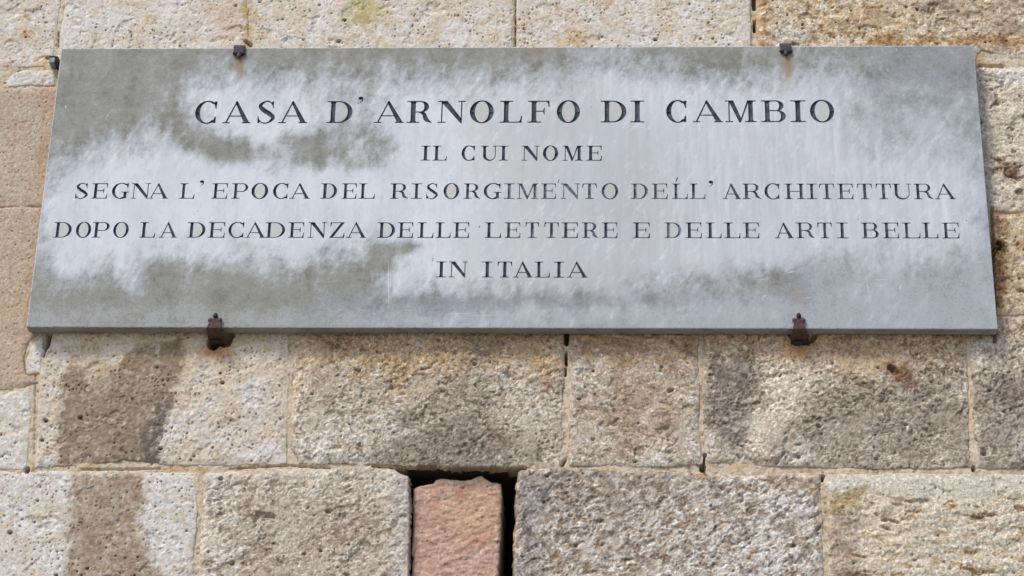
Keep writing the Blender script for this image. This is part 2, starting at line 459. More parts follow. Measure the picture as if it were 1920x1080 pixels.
def paint_and_relief(kind, x, z, u, v, s, seed):
    """returns outward relief in metres and the surface colour (0..255)"""
    wx = x + .0075 * fbm(x, z, .045, 3, seed + 7001) + .0016 * fbm(x, z, .009, 2, seed + 7003)
    wz = z + .0075 * fbm(x, z, .045, 3, seed + 7002) + .0016 * fbm(x, z, .009, 2, seed + 7004)
    F = lambda sc, o=4, k=0, **kw: fbm(wx, wz, sc, o, seed * 100 + k, **kw)
    R = lambda sc, o=3, k=0, **kw: 1 - 2.6 * np.abs(F(sc, o, k, **kw))        # sharp crests near 1, hollows below
    n = len(x); one = np.ones(n)
    big, mid, fine, grain = F(.22, 3, 1), F(.045, 4, 2, gain=.6), F(.011, 3, 3, gain=.6), F(.0045, 2, 4)
    c = np.ones((n, 3))
    if kind in ('trav', 'white', 'pale', 'porous'):
        base = {'trav': (211, 202, 190), 'white': (212, 209, 202), 'pale': (206, 196, 182), 'porous': (210, 205, 197)}[kind]
        c *= np.array(base, float)
        c = mix3(c, (202, 178, 148), .50 * sstep(.05, .5, mid) * (1 if kind != 'white' else .4))
        c = mix3(c, (208, 192, 172), .45 * sstep(.0, .4, F(.10, 3, 16)))
        c = mix3(c, (218, 216, 213), .65 * sstep(.0, .4, F(.08, 4, 5)))
        c = mix3(c, (178, 158, 132), .4 * sstep(.15, .55, F(.015, 3, 6, sx=1.8)))
        c = var3(c, fine, .10); c = var3(c, grain, .12)
        h = .0022 * big + .0012 * mid + .0008 * fine + .0005 * grain
        if kind == 'pale': h += .0012 * mid + .0006 * fine
        p1 = pores(x, z, .015, .0009, .0030, .34 if kind != 'white' else .1, seed, 1.1)
        p1 = p1 * sstep(-.05, .3, F(.07, 3, 9))
        p2 = pores(x, z, .060, .0018, .0052, .22 if kind != 'white' else .1, seed + 3, 1.3)
        p3 = pores(x, z, .0085, .0008, .0022, .5, seed + 5) * sstep(-.25 if kind in ('pale', 'porous') else -.05, .25, F(.06, 3, 12))
        h -= .0065 * p1 + .010 * p2 + .005 * p3
        rust = sstep(.0, .4, F(.03, 2, 15))
        pc = np.clip(p1 + p2 + p3, 0, 1)
        c = mix3(c, (104, 80, 60), .62 * pc); c = mix3(c, (150, 84, 48), .5 * pc * rust)
    elif kind == 'brown':
        c *= np.array((184, 169, 152), float)
        c = mix3(c, (188, 168, 146), sstep(-.1, .4, big) * .6)
        c = mix3(c, (166, 144, 122), .5 * sstep(.1, .5, F(.03, 4, 5, sx=.5, sy=2)))
        c = var3(c, F(.006, 3, 7, gain=.7), .16); c = var3(c, grain, .10)
        h = .0015 * big + .0009 * mid + .0007 * fine + .0003 * grain + .0006 * F(.05, 3, 8, sx=3, sy=.5)
        p3 = pores(x, z, .008, .0006, .0018, .30, seed + 5)
        h -= .0035 * p3; c = mix3(c, (104, 74, 50), .55 * p3)
    elif kind in ('mottled', 'tooled', 'sandy', 'pocked', 'crumbly', 'ochre', 'chiselled'):
        base = {'mottled': (188, 174, 155), 'tooled': (208, 196, 180) if seed == 52 else (188, 174, 156), 'sandy': (206, 191, 166), 'pocked': (208, 195, 176),
                'crumbly': (198, 177, 148), 'ochre': (206, 194, 174), 'chiselled': (181, 167, 151)}[kind]
        c *= np.array(base, float)
        if kind == 'chiselled':
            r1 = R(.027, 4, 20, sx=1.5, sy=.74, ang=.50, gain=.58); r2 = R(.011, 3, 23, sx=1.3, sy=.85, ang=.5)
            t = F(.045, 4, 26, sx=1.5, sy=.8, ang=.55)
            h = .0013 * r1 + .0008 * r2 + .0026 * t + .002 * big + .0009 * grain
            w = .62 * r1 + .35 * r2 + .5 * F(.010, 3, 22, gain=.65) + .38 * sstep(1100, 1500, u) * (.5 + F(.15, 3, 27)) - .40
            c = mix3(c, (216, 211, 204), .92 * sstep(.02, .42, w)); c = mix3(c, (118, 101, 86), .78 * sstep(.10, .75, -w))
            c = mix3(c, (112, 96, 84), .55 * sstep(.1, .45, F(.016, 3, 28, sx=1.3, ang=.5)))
            c = mix3(c, (160, 128, 98), .3 * sstep(.30, .55, F(.03, 3, 29)))
        elif kind == 'tooled':
            an = .60 if seed == 52 else -.5
            t = F(.024, 4, 20, sx=1.8, sy=.66, ang=an, gain=.6)
            h = .0017 * t + .0022 * big + .0008 * R(.012, 3, 21, sx=1.4, sy=.8, ang=an) + .0009 * grain
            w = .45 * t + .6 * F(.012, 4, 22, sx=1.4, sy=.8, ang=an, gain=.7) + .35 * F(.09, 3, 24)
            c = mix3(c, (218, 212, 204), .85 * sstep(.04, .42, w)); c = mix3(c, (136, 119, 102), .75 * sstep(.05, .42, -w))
        elif kind == 'mottled':
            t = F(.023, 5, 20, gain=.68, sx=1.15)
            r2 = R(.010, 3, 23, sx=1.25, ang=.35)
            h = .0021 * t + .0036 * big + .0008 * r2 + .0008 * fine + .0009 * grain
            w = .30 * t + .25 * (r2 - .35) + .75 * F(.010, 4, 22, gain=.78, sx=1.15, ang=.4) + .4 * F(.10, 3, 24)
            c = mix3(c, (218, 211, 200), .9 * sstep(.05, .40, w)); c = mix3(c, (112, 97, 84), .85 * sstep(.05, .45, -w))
        elif kind == 'sandy':
            t = F(.040, 5, 20, gain=.62, sx=1.7, sy=.8, ang=.12)
            h = .0030 * t + .003 * big + .0012 * fine + .0007 * grain
            w = .3 * t + .8 * F(.016, 4, 22, gain=.65, sx=1.3)
            c = mix3(c, (222, 212, 196), .8 * sstep(.04, .4, w)); c = mix3(c, (150, 122, 88), .85 * sstep(.02, .38, -w)); c = mix3(c, (128, 110, 90), .5 * sstep(.1, .4, F(.07, 4, 33, gain=.65)))
        elif kind == 'pocked':
            t = F(.034, 5, 20, gain=.6)
            h = .0040 * t + .003 * big + .0013 * fine
            w = .3 * t + .8 * F(.020, 4, 22, gain=.6)
            c = mix3(c, (214, 200, 180), .6 * sstep(.06, .5, w))
            k = sstep(.16, .34, F(.016, 3, 23, sx=1.5, ang=.4)) * sstep(-.1, .3, F(.07, 2, 24))
            c = mix3(c, (112, 92, 76), .72 * k); h -= .003 * k
        elif kind == 'crumbly':
            t = F(.036, 5, 20, gain=.64)
            h = .0055 * t + .002 * big + .0015 * fine
            w = .3 * t + .8 * F(.020, 4, 22, gain=.6)
            c = mix3(c, (214, 204, 188), .7 * sstep(.06, .5, w)); c = mix3(c, (142, 100, 60), .65 * sstep(.06, .5, -w))
        else:
            t = F(.050, 5, 20, gain=.62, sx=2.1, sy=.7, ang=.1)
            rid = 1 - 2 * np.abs(F(.06, 4, 25, sx=2.2, sy=.7, ang=.12))
            low0 = sstep(905, 960, v)
            h = .0038 * t + .0016 * rid + .0011 * fine + .0006 * grain - .005 * sstep(.22, .42, F(.030, 4, 30, sx=2.0, sy=.6, ang=-.15)) * sstep(-.2, .3, F(.12, 2, 31)) * low0
            c = mix3(c, (140, 106, 66), .8 * sstep(.20, .40, F(.030, 4, 30, sx=2.0, sy=.6, ang=-.15)) * sstep(-.2, .3, F(.12, 2, 31)) * low0)
            low = sstep(905, 960, v)
            h = h * (.25 + .75 * low)
            w = .3 * t + .8 * F(.022, 4, 22, gain=.62, sx=1.8, sy=.8, ang=.1)
            c = mix3(c, (212, 202, 184), .7 * sstep(.04, .46, w)); c = mix3(c, (170, 142, 100), .6 * sstep(.04, .42, -w) * low)
            c = mix3(c, (124, 98, 70), .5 * sstep(.3, .55, -w) * low)
        c = var3(c, fine, .12); c = var3(c, grain, .26)
        p1 = pores(x, z, .017, .0010, .0034, .26, seed)
        p2 = pores(x, z, .055, .002, .0055, .28, seed + 3, 1.4)
        k = {'sandy': 1.4, 'crumbly': 1.5, 'ochre': .8}.get(kind, .8)
        h -= k * (.005 * p1 + .008 * p2)
        c = mix3(c, (92, 68, 48), .5 * np.clip(p1 + p2, 0, 1) * min(1, k))
    if kind in ('mottled', 'tooled', 'chiselled', 'pocked', 'crumbly', 'sandy'):
        calm = sstep(.10, .42, F(.085, 4, 50, gain=.6))
        h = h * (1 - .55 * calm); c = c * (1 - .45 * calm[:, None]) + (c.mean(0)[None, :] * 1.03) * (.45 * calm[:, None])
        h -= .0030 * sstep(.30, .44, F(.05, 4, 51, gain=.6)) ; h += .0022 * sstep(.05, .16, F(.16, 4, 52, gain=.6))
    else:
        h -= .0022 * sstep(.22, .40, F(.06, 5, 51, gain=.62)) * (kind != 'brown')
    # own-shaped stains
    brk = F(.05, 5, 40, gain=.68); brk2 = F(.012, 4, 41, gain=.7)
    for sd, poly, col, stg, blur in STAINS:
        if sd != seed: continue
        d = poly_sd(u, v, poly) + brk * max(20, blur * 2.2) + brk2 * 10
        wgt = np.clip(stg * sstep(-blur * 1.6, blur * 1.6, d) * (1 + 1.0 * brk2 + .5 * brk), 0, .95)
        lum = c.mean(1) / max(1, c.mean())
        cc = np.asarray(col, float)[None, :] * (.30 + .70 * lum[:, None])
        c = c * (1 - wgt[:, None]) + cc * wgt[:, None]
    return h, c

# fine spacing where the photograph looks, coarse outside it
cu = np.array([-20, 1940, -20, 1940, 960, 960]); cvv = np.array([-15, -15, 1095, 1095, -15, 1095])
fx_, fz_ = on_wall(cu, cvv)
FX0, FX1, FZ0, FZ1 = fx_.min(), fx_.max(), fz_.min(), fz_.max()

def axis(a, b, lo, hi, fine, coarse):
    out = []
    x = a
    while x < b:
        out.append(x)
        x += fine if lo - fine < x < hi else coarse
    out.append(b)
    return np.array(out)

def grid(ax, az):
    X, Z = np.meshgrid(ax, az)
    return X.ravel(), Z.ravel(), len(ax), len(az)

def sheet(name, X, Z, nx, nz, keep, y, mat, tint, parent):
    idx = np.arange(nx * nz).reshape(nz, nx)
    q = np.stack([idx[:-1, :-1], idx[:-1, 1:], idx[1:, 1:], idx[1:, :-1]], -1).reshape(-1, 4)
    q = q[keep[q].all(1)]
    used = np.unique(q)
    if len(used) == 0: return None
    remap = np.full(nx * nz, -1); remap[used] = np.arange(len(used))
    co = np.stack([X[used], y[used], Z[used]], 1)
    return raw_mesh(name, co, remap[q], mat, True, parent, tint[used])

PL_W, PL_H, PL_T = 2.0, 0.67521, 0.028
MATS = dict(trav=M_TRAV, white=M_TRAV, pale=M_TRAV, porous=M_TRAV, brown=M_SAND, mottled=M_ROUGH, tooled=M_ROUGH,
            sandy=M_ROUGH, pocked=M_ROUGH, crumbly=M_ROUGH, ochre=M_ROUGH, chiselled=M_ROUGH, pink=M_PINK)
STONE_LABEL = {23: 'smooth brown sandstone block left of the tablet', 24: 'smooth brown sandstone block beside the lower left corner of the tablet',
               25: 'small pale stone chip under the lower left corner of the tablet', 21: 'flat pale sliver of stone left of the tablet',
               41: 'pale pitted block with a dark brown stain', 53: 'deeply chiselled grey block right of the socket'}

def build_stone(kind, P, seed, fine=.0019, coarse=.0055, edge=.026, off=0.0, pad=.006):
    lo = P.min(0) - pad; hi = P.max(0) + pad
    ax = axis(lo[0], hi[0], FX0, FX1, fine, coarse); az = axis(lo[1], hi[1], FZ0, FZ1, fine, coarse)
    X, Z, nx, nz = grid(ax, az)
    s = poly_sd(X, Z, P)
    hid = (np.abs(X) < PL_W / 2 - .035) & (np.abs(Z) < PL_H / 2 - .03)
    near = (s > -pad - .004) & ~hid
    u, v = to_px(X, Z)
    s = s + .0042 * fbm(X, Z, .07, 4, seed + 500, gain=.55) + .0016 * fbm(X, Z, .014, 3, seed + 600)
    keep = (s > -pad * .8) & near
    h = np.zeros_like(X); col = np.zeros((len(X), 3))
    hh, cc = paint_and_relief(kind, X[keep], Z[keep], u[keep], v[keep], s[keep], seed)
    sm0 = np.clip(sstep(.016, .0, s[keep]) * sstep(-.15, .35, fbm(X[keep], Z[keep], .06, 4, seed + 900, gain=.6)), 0, 1)
    arris = .009 if kind in ('trav', 'white', 'brown') else .013
    e = sstep(-.0042, arris, s[keep]); e = e ** .55
    fall = np.clip((-s[keep] + .0006) / .0052, 0, 1) ** 1.3
    cc = mix3(cc, (142, 124, 104), .9 * sstep(.0006, -.0018, s[keep]))
    ez = e if kind != 'x' else e
    hh = hh * ez - .0030 * (1 - e) - edge * fall
    hh = hh * (1 - .6 * sm0) - .0012 * sm0
    hh -= gap_depth(u[keep], v[keep])
    # nothing may stand proud into the tablet
    under = (np.abs(X[keep]) < PL_W / 2 + .012) & (np.abs(Z[keep]) < PL_H / 2 + .012)
    hh = np.where(under, np.minimum(hh, .0035), hh)
    sm = np.clip(sstep(.013, .0, s[keep]) * sstep(-.15, .35, fbm(X[keep], Z[keep], .06, 4, seed + 900, gain=.6)), 0, 1)
    cc = mix3(cc, (206, 188, 163), .55 * sm)
    rusty = np.clip(blob(u[keep], v[keep], 405, 655, 26, 16) + .8 * blob(u[keep], v[keep], 1500, 655, 30, 14) + blob(u[keep], v[keep], 1318, 888, 12, 8), 0, 1)
    cc = mix3(cc, (176, 118, 66), .75 * rusty)
    h[keep] = hh; col[keep] = lin(cc)
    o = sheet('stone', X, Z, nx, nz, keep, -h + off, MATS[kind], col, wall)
    if o and seed in STONE_LABEL: o['label'] = STONE_LABEL[seed]
    return o

joint_polys = []
for kind, P, seed in world_polys:
    build_stone(kind, P, seed, edge=.07 if False else .024); joint_polys.append(P)

# -- coursed blocks outside the photograph's frame
rnd = random.Random(5)
xs_l = float(world_polys[0][1][0, 0]); 
x_left = min(float(on_wall(-178, v)[0]) for v in (-200, 500, 1200)); x_right = max(float(on_wall(2128, v)[0]) for v in (-200, 500, 1200))
z_top = float(on_wall(960, -208)[1]); z_bot = float(on_wall(960, 1208)[1])
extra = []
def row(z0, z1, x0, x1):
    x = x0
    while x < x1 - .12:
        w = rnd.uniform(.36, .62)
        if x1 - (x + w) < .25: w = x1 - x
        extra.append([rnd.choice(['trav', 'mottled', 'pale', 'sandy', 'tooled', 'brown', 'chiselled']), np.array([(x + .005, z0 + .005), (x + w - .005, z0 + .005), (x + w - .005, z1 - .005), (x + .005, z1 - .005)]), 900 + len(extra)])
        x += w
z = z_top
while z < 1.55: row(z, z + .31, -2.5, 2.7); z += .31
z = z_bot
while z > -1.75: row(z - .32, z, -2.5, 2.7); z -= .32
bands = [(z_top, float(on_wall(960, 128)[1])), (float(on_wall(960, 128)[1]), float(on_wall(960, 400)[1])), (float(on_wall(960, 400)[1]), float(on_wall(960, 596)[1])),
         (float(on_wall(960, 596)[1]), float(on_wall(960, 882)[1])), (float(on_wall(960, 882)[1]), z_bot)]
for a, b in bands:
    row(b, a, -2.5, float(on_wall(-174, 540)[0])); row(b, a, float(on_wall(2124, 540)[0]), 2.7)
for kind, P, seed in extra:
    build_stone(kind, P, seed, fine=.009, coarse=.009)
    joint_polys.append(P)
v_, f_ = slab(0.004, 0.07, -2.52, 2.72, -1.9, 1.7)

# -- lime mortar in every joint
def build_mortar(x0, x1, z0, z1, fine, coarse, polys, inner=None):
    ax = axis(x0, x1, FX0, FX1, fine, coarse); az = axis(z0, z1, FZ0, FZ1, fine, coarse)
    X, Z, nx, nz = grid(ax, az)
    S = np.full(X.shape, -.03)
    X2 = X.reshape(nz, nx); Z2 = Z.reshape(nz, nx); S2 = S.reshape(nz, nx)
    for P in polys:
        i0, i1 = np.searchsorted(ax, [P[:, 0].min() - .03, P[:, 0].max() + .03]); j0, j1 = np.searchsorted(az, [P[:, 1].min() - .03, P[:, 1].max() + .03])
        if i1 <= i0 or j1 <= j0: continue
        S2[j0:j1, i0:i1] = np.maximum(S2[j0:j1, i0:i1], poly_sd(X2[j0:j1, i0:i1], Z2[j0:j1, i0:i1], P))
    hid = (np.abs(X) < PL_W / 2 - .035) & (np.abs(Z) < PL_H / 2 - .03)
    HU, HV = to_px(X, Z)
    hole = (HU > 758) & (HU < 976) & (HV > 871 + 6 * (HU < 766)) & (HV < 1230)
    keep = (S < np.where((X > FX0) & (X < FX1) & (Z > FZ0) & (Z < FZ1), .0095, .024)) & ~hid & ~hole
    x, z = X[keep], Z[keep]; u, v = to_px(x, z)
    h = np.zeros_like(X); col = np.zeros((len(X), 3))
    hh = -.0032 + .0034 * fbm(x, z, .09, 3, 71) + .0016 * fbm(x, z, .014, 4, 72, gain=.65)
    hh -= .004 * pores(x, z, .014, .001, .003, .3, 73)
    hh -= gap_depth(u, v)
    cc = np.ones((len(x), 3)) * np.array((205, 190, 167.))
    cc = mix3(cc, (200, 170, 134), .6 * sstep(.0, .4, fbm(x, z, .09, 3, 74)))
    cc = mix3(cc, (208, 196, 176), .7 * sstep(.05, .45, fbm(x, z, .05, 3, 75)))
    cc = mix3(cc, (150, 118, 84), .5 * sstep(.1, .5, fbm(x, z, .014, 3, 76)))
    cc = mix3(cc, (196, 176, 128), .7 * blob(u, v, 100, 122, 14, 9))
    h[keep] = hh; col[keep] = lin(cc)
    return sheet('mortar', X, Z, nx, nz, keep, -h, M_MORTAR, col, wall)

build_mortar(-2.5, 2.7, -1.75, 1.6, .0021, .012, joint_polys)

# ------------------------------------------------------------------ the pink stone standing in the socket
pk = np.array([(774, 915), (790, 909), (811, 906), (817, 898), (830, 895.5), (846, 897), (866, 899), (882, 898), (896, 892), (903, 890.5), (911, 896), (921, 902), (940, 905.5),
               (942, 930), (940, 1000), (935, 1090), (932, 1215), (766, 1215), (769, 1090), (774, 1046), (770, 1040), (773, 1000)], float)
OFFP = .022
pX, pZ = on_wall(pk[:, 0], pk[:, 1], Y_STONE + OFFP)
P = np.stack([pX, pZ], 1)
lo = P.min(0) - .004; hi = P.max(0) + .004
ax = axis(lo[0], hi[0], FX0, FX1, .0019, .01); az = axis(lo[1], hi[1], FZ0, FZ1, .0019, .01)
X, Z, nx, nz = grid(ax, az)
s = poly_sd(X, Z, P) + .0010 * fbm(X, Z, .02, 3, 811)
keep = s > -.003
x, z = X[keep], Z[keep]; u, v = to_px(x, z, Y_STONE + OFFP)
c = np.ones((len(x), 3)) * np.array((190, 156, 138.))
Fp = lambda sc, o, k, **kw: fbm(x, z, sc, o, 8200 + k, **kw)
c = mix3(c, (200, 166, 132), .7 * blob(u, v, 890, 960, 50, 50))
c = mix3(c, (178, 132, 114), .6 * sstep(.05, .5, Fp(.06, 4, 1)))
c = mix3(c, (202, 170, 150), .7 * sstep(.05, .45, Fp(.03, 4, 2, sx=1.6, ang=.3)))
c = mix3(c, (164, 104, 84), .6 * (blob(u, v, 862, 928, 10, 8) + blob(u, v, 896, 1012, 18, 8)))
c = mix3(c, (196, 172, 164), .6 * blob(u, v, 905, 1040, 30, 20))
c = mix3(c, (198, 180, 152), .7 * sstep(910, 897, v - 6 * Fp(.03, 2, 3)))
c = mix3(c, (150, 128, 106), .6 * sstep(930, 940, u))
c = var3(c, Fp(.010, 3, 4), .14); c = var3(c, Fp(.004, 2, 5), .13)
ss = s[keep]
e = sstep(-.001, .007, ss) ** .6
h = .0026 * Fp(.035, 5, 6, sx=1.6, sy=.75, ang=.25, gain=.66) + .0018 * Fp(.010, 3, 7, sx=1.5) + .0015 * Fp(.12, 2, 8)
h -= .004 * pores(x, z, .016, .001, .0028, .2, 83)
h = h * e - .004 * (1 - e) - .13 * np.clip((-ss + .0005) / .0025, 0, 1)
hf = np.zeros_like(X); hf[keep] = h; cf_ = np.zeros((len(X), 3)); cf_[keep] = lin(c)
pink = sheet('pink_stone', X, Z, nx, nz, keep, -hf + Y_STONE + OFFP, M_PINK, cf_, None)
pink['label'] = 'upright pinkish red stone block standing loose in the dark socket of the wall'
pink['category'] = 'stone block'

# ------------------------------------------------------------------ the inscription: capitals drawn stroke by stroke
# every glyph is a list of simple polygons in a box 1 high and w wide; s = thick stroke, t = hairline
def rect(x0, y0, x1, y1): return [(x0, y0), (x1, y0), (x1, y1), (x0, y1)]
def vstem(cx, s, t, top=None, bot=None, y0=0.0, y1=1.0, br=.055):
    b0 = br if bot else 0; b1 = br if top else 0
    P = [(cx - s / 2 - b0, y0), (cx + s / 2 + b0, y0)]
    if bot: P += [(cx + s / 2 + b0 * .5, y0 + t * 1.2), (cx + s / 2, y0 + t * 1.2 + b0)]
    P += [(cx + s / 2, y1 - t * 1.2 - b1), (cx + s / 2 + b1 * .5, y1 - t * 1.2)] if top else []
    P += [(cx + s / 2 + b1, y1), (cx - s / 2 - b1, y1)]
    if top: P += [(cx - s / 2 - b1 * .5, y1 - t * 1.2), (cx - s / 2, y1 - t * 1.2 - b1)]
    if bot: P += [(cx - s / 2, y0 + t * 1.2 + b0), (cx - s / 2 - b0 * .5, y0 + t * 1.2)]
    out = [P]
    if bot: out.append(rect(bot[0], y0, bot[1], y0 + t))
    if top: out.append(rect(top[0], y1 - t, top[1], y1))
    return out
def arc(cx, cy, rx, ry, sx, sy, a0, a1, n=14):
    """piece of an elliptical ring, sx / sy thick at the sides / top and bottom"""
    A = [math.radians(a0 + (a1 - a0) * i / n) for i in range(n + 1)]
    o = [(cx + rx * math.cos(a), cy + ry * math.sin(a)) for a in A]
    i_ = [(cx + (rx - sx) * math.cos(a), cy + (ry - sy) * math.sin(a)) for a in reversed(A)]
    return o + i_
def ribbon(pts, wid, n=26):
    """tapered stroke through points"""
    P = [Vector(p) for p in pts]
    P = [P[0] * 2 - P[1]] + P + [P[-1] * 2 - P[-2]]
    W = [wid[0]] + list(wid) + [wid[-1]]
    cen, ww = [], []
    m = len(pts) - 1
    for k in range(n + 1):
        f = k / n * m; i = min(int(f), m - 1); u = f - i
        p0, p1, p2, p3 = P[i], P[i + 1], P[i + 2], P[i + 3]
        cen.append(.5 * ((2 * p1) + (p2 - p0) * u + (2 * p0 - 5 * p1 + 4 * p2 - p3) * u * u + (3 * p1 - p0 - 3 * p2 + p3) * u ** 3))
        uu = u * u * (3 - 2 * u)
        ww.append(W[i + 1] * (1 - uu) + W[i + 2] * uu)
    L, R = [], []
    for k, c0 in enumerate(cen):
        d = (cen[min(k + 1, n)] - cen[max(k - 1, 0)]).normalized(); nn = Vector((-d.y, d.x))
        L.append(tuple(c0 + nn * ww[k] / 2)); R.append(tuple(c0 - nn * ww[k] / 2))
    return L + R[::-1]

def glyph(ch, w, s, t):
    o = .10 if s > .17 else .09        # serif overhang
    st = .5 * s + o + .055              # centre of a left stem
    if ch == 'I': return vstem(w / 2, s, t, (0, w), (0, w))
    if ch == 'L':
        return vstem(st, s, t, (0, st * 2 + .02), (0, st * 2)) + [rect(st, 0, w, t), [(w - .17, 0), (w - .015, 0), (w, .31), (w - .04, .31), (w - .07, .13)]]
    if ch in 'EF':
        r = vstem(st, s, t, (0, st * 2), (0, st * 2 + (.04 if ch == 'F' else 0)))
        r += [rect(st, 1 - t, w - .03, 1), [(w - .16, 1), (w - .02, 1), (w - .01, .72), (w - .05, .72), (w - .08, .88)]]
        mx = w - .22
        r += [rect(st, .52 - t / 2, mx, .52 + t / 2), [(mx - .05, .52 + t / 2), (mx - .015, .68), (mx + .015, .68), (mx + .015, .36), (mx - .015, .36), (mx - .05, .52 - t / 2)]]
        if ch == 'E': r += [rect(st, 0, w, t), [(w - .17, 0), (w - .02, 0), (w, .32), (w - .04, .32), (w - .07, .13)]]
        return r
    if ch == 'T':
        b = s / 2 + o + .07
        return vstem(w / 2, s, t, None, (w / 2 - b, w / 2 + b)) + [rect(.02, 1 - t, w - .02, 1),
                [(.0, .70), (.04, .70), (.075, .88), (.16, 1), (.02, 1)], [(w, .70), (w - .04, .70), (w - .075, .88), (w - .16, 1), (w - .02, 1)]]
    if ch == 'H':
        return vstem(st, s, t, (0, 2 * st), (0, 2 * st)) + vstem(w - st, s, t, (w - 2 * st, w), (w - 2 * st, w)) + [rect(st, .5 - t / 2, w - st, .5 + t / 2)]
    if ch == 'N':
        a = .16; b = w - .15
        return [rect(a - t / 2, 0, a + t / 2, 1), rect(0, 0, a * 2, t), rect(0, 1 - t, a, 1), rect(b - .14, 1 - t, w, 1), rect(b - t / 2, .0, b + t / 2, 1),
                [(a - t / 2 - .05, 1), (a + s * 1.15, 1), (b + t / 2, .16), (b + t / 2, -.03), (b - .02, -.03)]]
    if ch == 'M':
        a = .15; b = w - st * .92; m = (a + b - s / 2) / 2 + .04
        return [rect(a - t / 2, 0, a + t / 2, 1), rect(0, 0, a * 2, t), rect(0, 1 - t, a, 1),
                [(a - t / 2, 1), (a + s * .95, 1), (m + s * .42, .12), (m, -.02), (m - .025, -.02)],
                [(m - .02, -.02), (m + .04, .0), (b - s / 2 + t, 1), (b - s / 2 - t * .6, 1)]] + vstem(b, s, t, (b - s / 2, w), (b - st * .95, w))
    if ch == 'A':
        ap = w * .47; lf = .14; rf = w - .15
        th = s * 1.12
        return [[(lf - t * .7, 0), (lf + t * .7, 0), (ap + t * .5, .96), (ap - t * .3, 1)],
                [(rf - th / 2, 0), (rf + th / 2 + .02, 0), (ap + .02, 1.01), (ap - .025, 1.0), (ap - t * 1.2, .93)],
                rect(0, 0, lf * 2 + .02, t), rect(rf - th / 2 - .09, 0, w, t),
                [(lf + (ap - lf) * .31, .30), (rf - (rf - ap) * .36, .30), (rf - (rf - ap) * .36, .30 + t), (lf + (ap - lf) * .31, .30 + t)]]
    if ch == 'U':
        b = w - .14; cy = .33
        cx = (st - s / 2 + b + t / 2) / 2; rx = b + t / 2 - cx
        out = [(cx + rx * math.cos(math.radians(a)), cy + (cy + .02) * math.sin(math.radians(a))) for a in range(180, 361, 12)]
        inn = [(st + s / 2 + (b - t / 2 - st - s / 2) / 2 * (1 + math.cos(math.radians(a))), cy + (cy - t * 1.3) * math.sin(math.radians(a))) for a in range(360, 179, -12)]
        return vstem(st, s, t, (0, st * 2), None, y0=cy) + [rect(b - t / 2, cy, b + t / 2, 1), rect(b - .14, 1 - t, w, 1), out + inn]
    if ch == 'O': return [arc(w / 2, .5, w / 2, .525, s * 1.06, t * 1.1, 0, 180, 20), arc(w / 2, .5, w / 2, .525, s * 1.06, t * 1.1, 180, 360, 20)]
    if ch == 'D':
        cx = w * .46
        return vstem(st, s, t, (0, st), (0, st)) + [rect(st, 0, cx, t), rect(st, 1 - t, cx, 1), arc(cx, .5, w - cx, .5, s * 1.06, t, -90, 90, 20)]
    if ch in 'PRB':
        pb = {'P': .44, 'R': .47, 'B': .50}[ch]
        wr = w * {'P': 1.0, 'R': .86, 'B': .93}[ch]
        cy = (1 + pb) / 2; cx = max(st + s * .6, wr - (1 - pb) * .62)
        r = [rect(st, 1 - t, cx, 1), rect(st, pb, cx, pb + t), arc(cx, cy, wr - cx, 1 - cy, s * .98, t, -90, 90, 14)]
        if ch == 'P': return r + vstem(st, s, t, (0, st), (0, st * 2 + .03))
        if ch == 'R':
            k = cx - .02
            return r + vstem(st, s, t, (0, st), (0, st * 2)) + [ribbon([(k - .05, pb + .02), (k + (w - k) * .32, pb - .07), (k + (w - k) * .50, .16), (w - .02, .01)], [t, s * .8, s * .95, t * .8], 16)]
        cy2 = (pb + t) / 2; cx2 = max(st + s * .6, w - (pb + t) * .60)
        return r + vstem(st, s, t, (0, st), (0, st)) + [rect(st, 0, cx2, t), rect(st, pb, cx2, pb + t), arc(cx2, cy2, w - cx2, cy2, s * 1.05, t, -90, 90, 14)]
    if ch in 'CG':
        rx = w * .56
        top = arc(rx, .5, rx, .525, s * 1.06, t * 1.1, 52, 180, 18); bot = arc(rx, .5, rx, .525, s * 1.06, t * 1.1, 180, 312, 18)
        x0 = w - .03
        r = [top, bot, [(x0 - .18, .93), (x0 - .02, 1.0), (x0 + .02, .98), (x0, .66), (x0 - .04, .66), (x0 - .09, .84)]]
        if ch == 'C': r.append([(x0 - .20, .06), (x0 - .04, .0), (x0 - .0, .02), (x0 - .0, .31), (x0 - .04, .31), (x0 - .10, .16)])
        else: r += [rect(w - .10 - s, .02, w - .10, .42), rect(w - .24 - s, .40, w + .04, .40 + t), [(w - .34 - s, .0), (w - .10 - s, .04), (w - .10, .04), (w - .10 - s, .14)]]
        return r
    if ch == 'S':
        X = lambda v: v * w
        return [ribbon([(X(.84), .80), (X(.70), .95), (X(.44), .99), (X(.16), .80), (X(.34), .60), (X(.66), .43), (X(.88), .24), (X(.60), .02), (X(.28), .03), (X(.10), .18)],
                       [t * .9, t, t * 1.3, s * .78, s * 1.02, s * 1.04, s * .80, t * 1.3, t, t * .9], 40),
                [(X(.74), .93), (X(.82), 1.0), (X(.87), 1.0), (X(.88), .68), (X(.84), .68), (X(.81), .80)], [(X(.06), .0), (X(.12), .0), (X(.22), .07), (X(.13), .20), (X(.08), .33), (X(.04), .33)]]
    if ch == 'Z':
        return [rect(.05, 1 - t, w - .02, 1), rect(0, 0, w - .02, t), [(.0, 0), (s * 1.2, 0), (w - .02, 1), (w - .02 - s * 1.2, 1)],
                [(.03, .72), (.07, .72), (.10, .88), (.18, 1), (.05, 1)], [(w, .30), (w - .04, .30), (w - .08, .13), (w - .17, 0), (w - .02, 0)]]
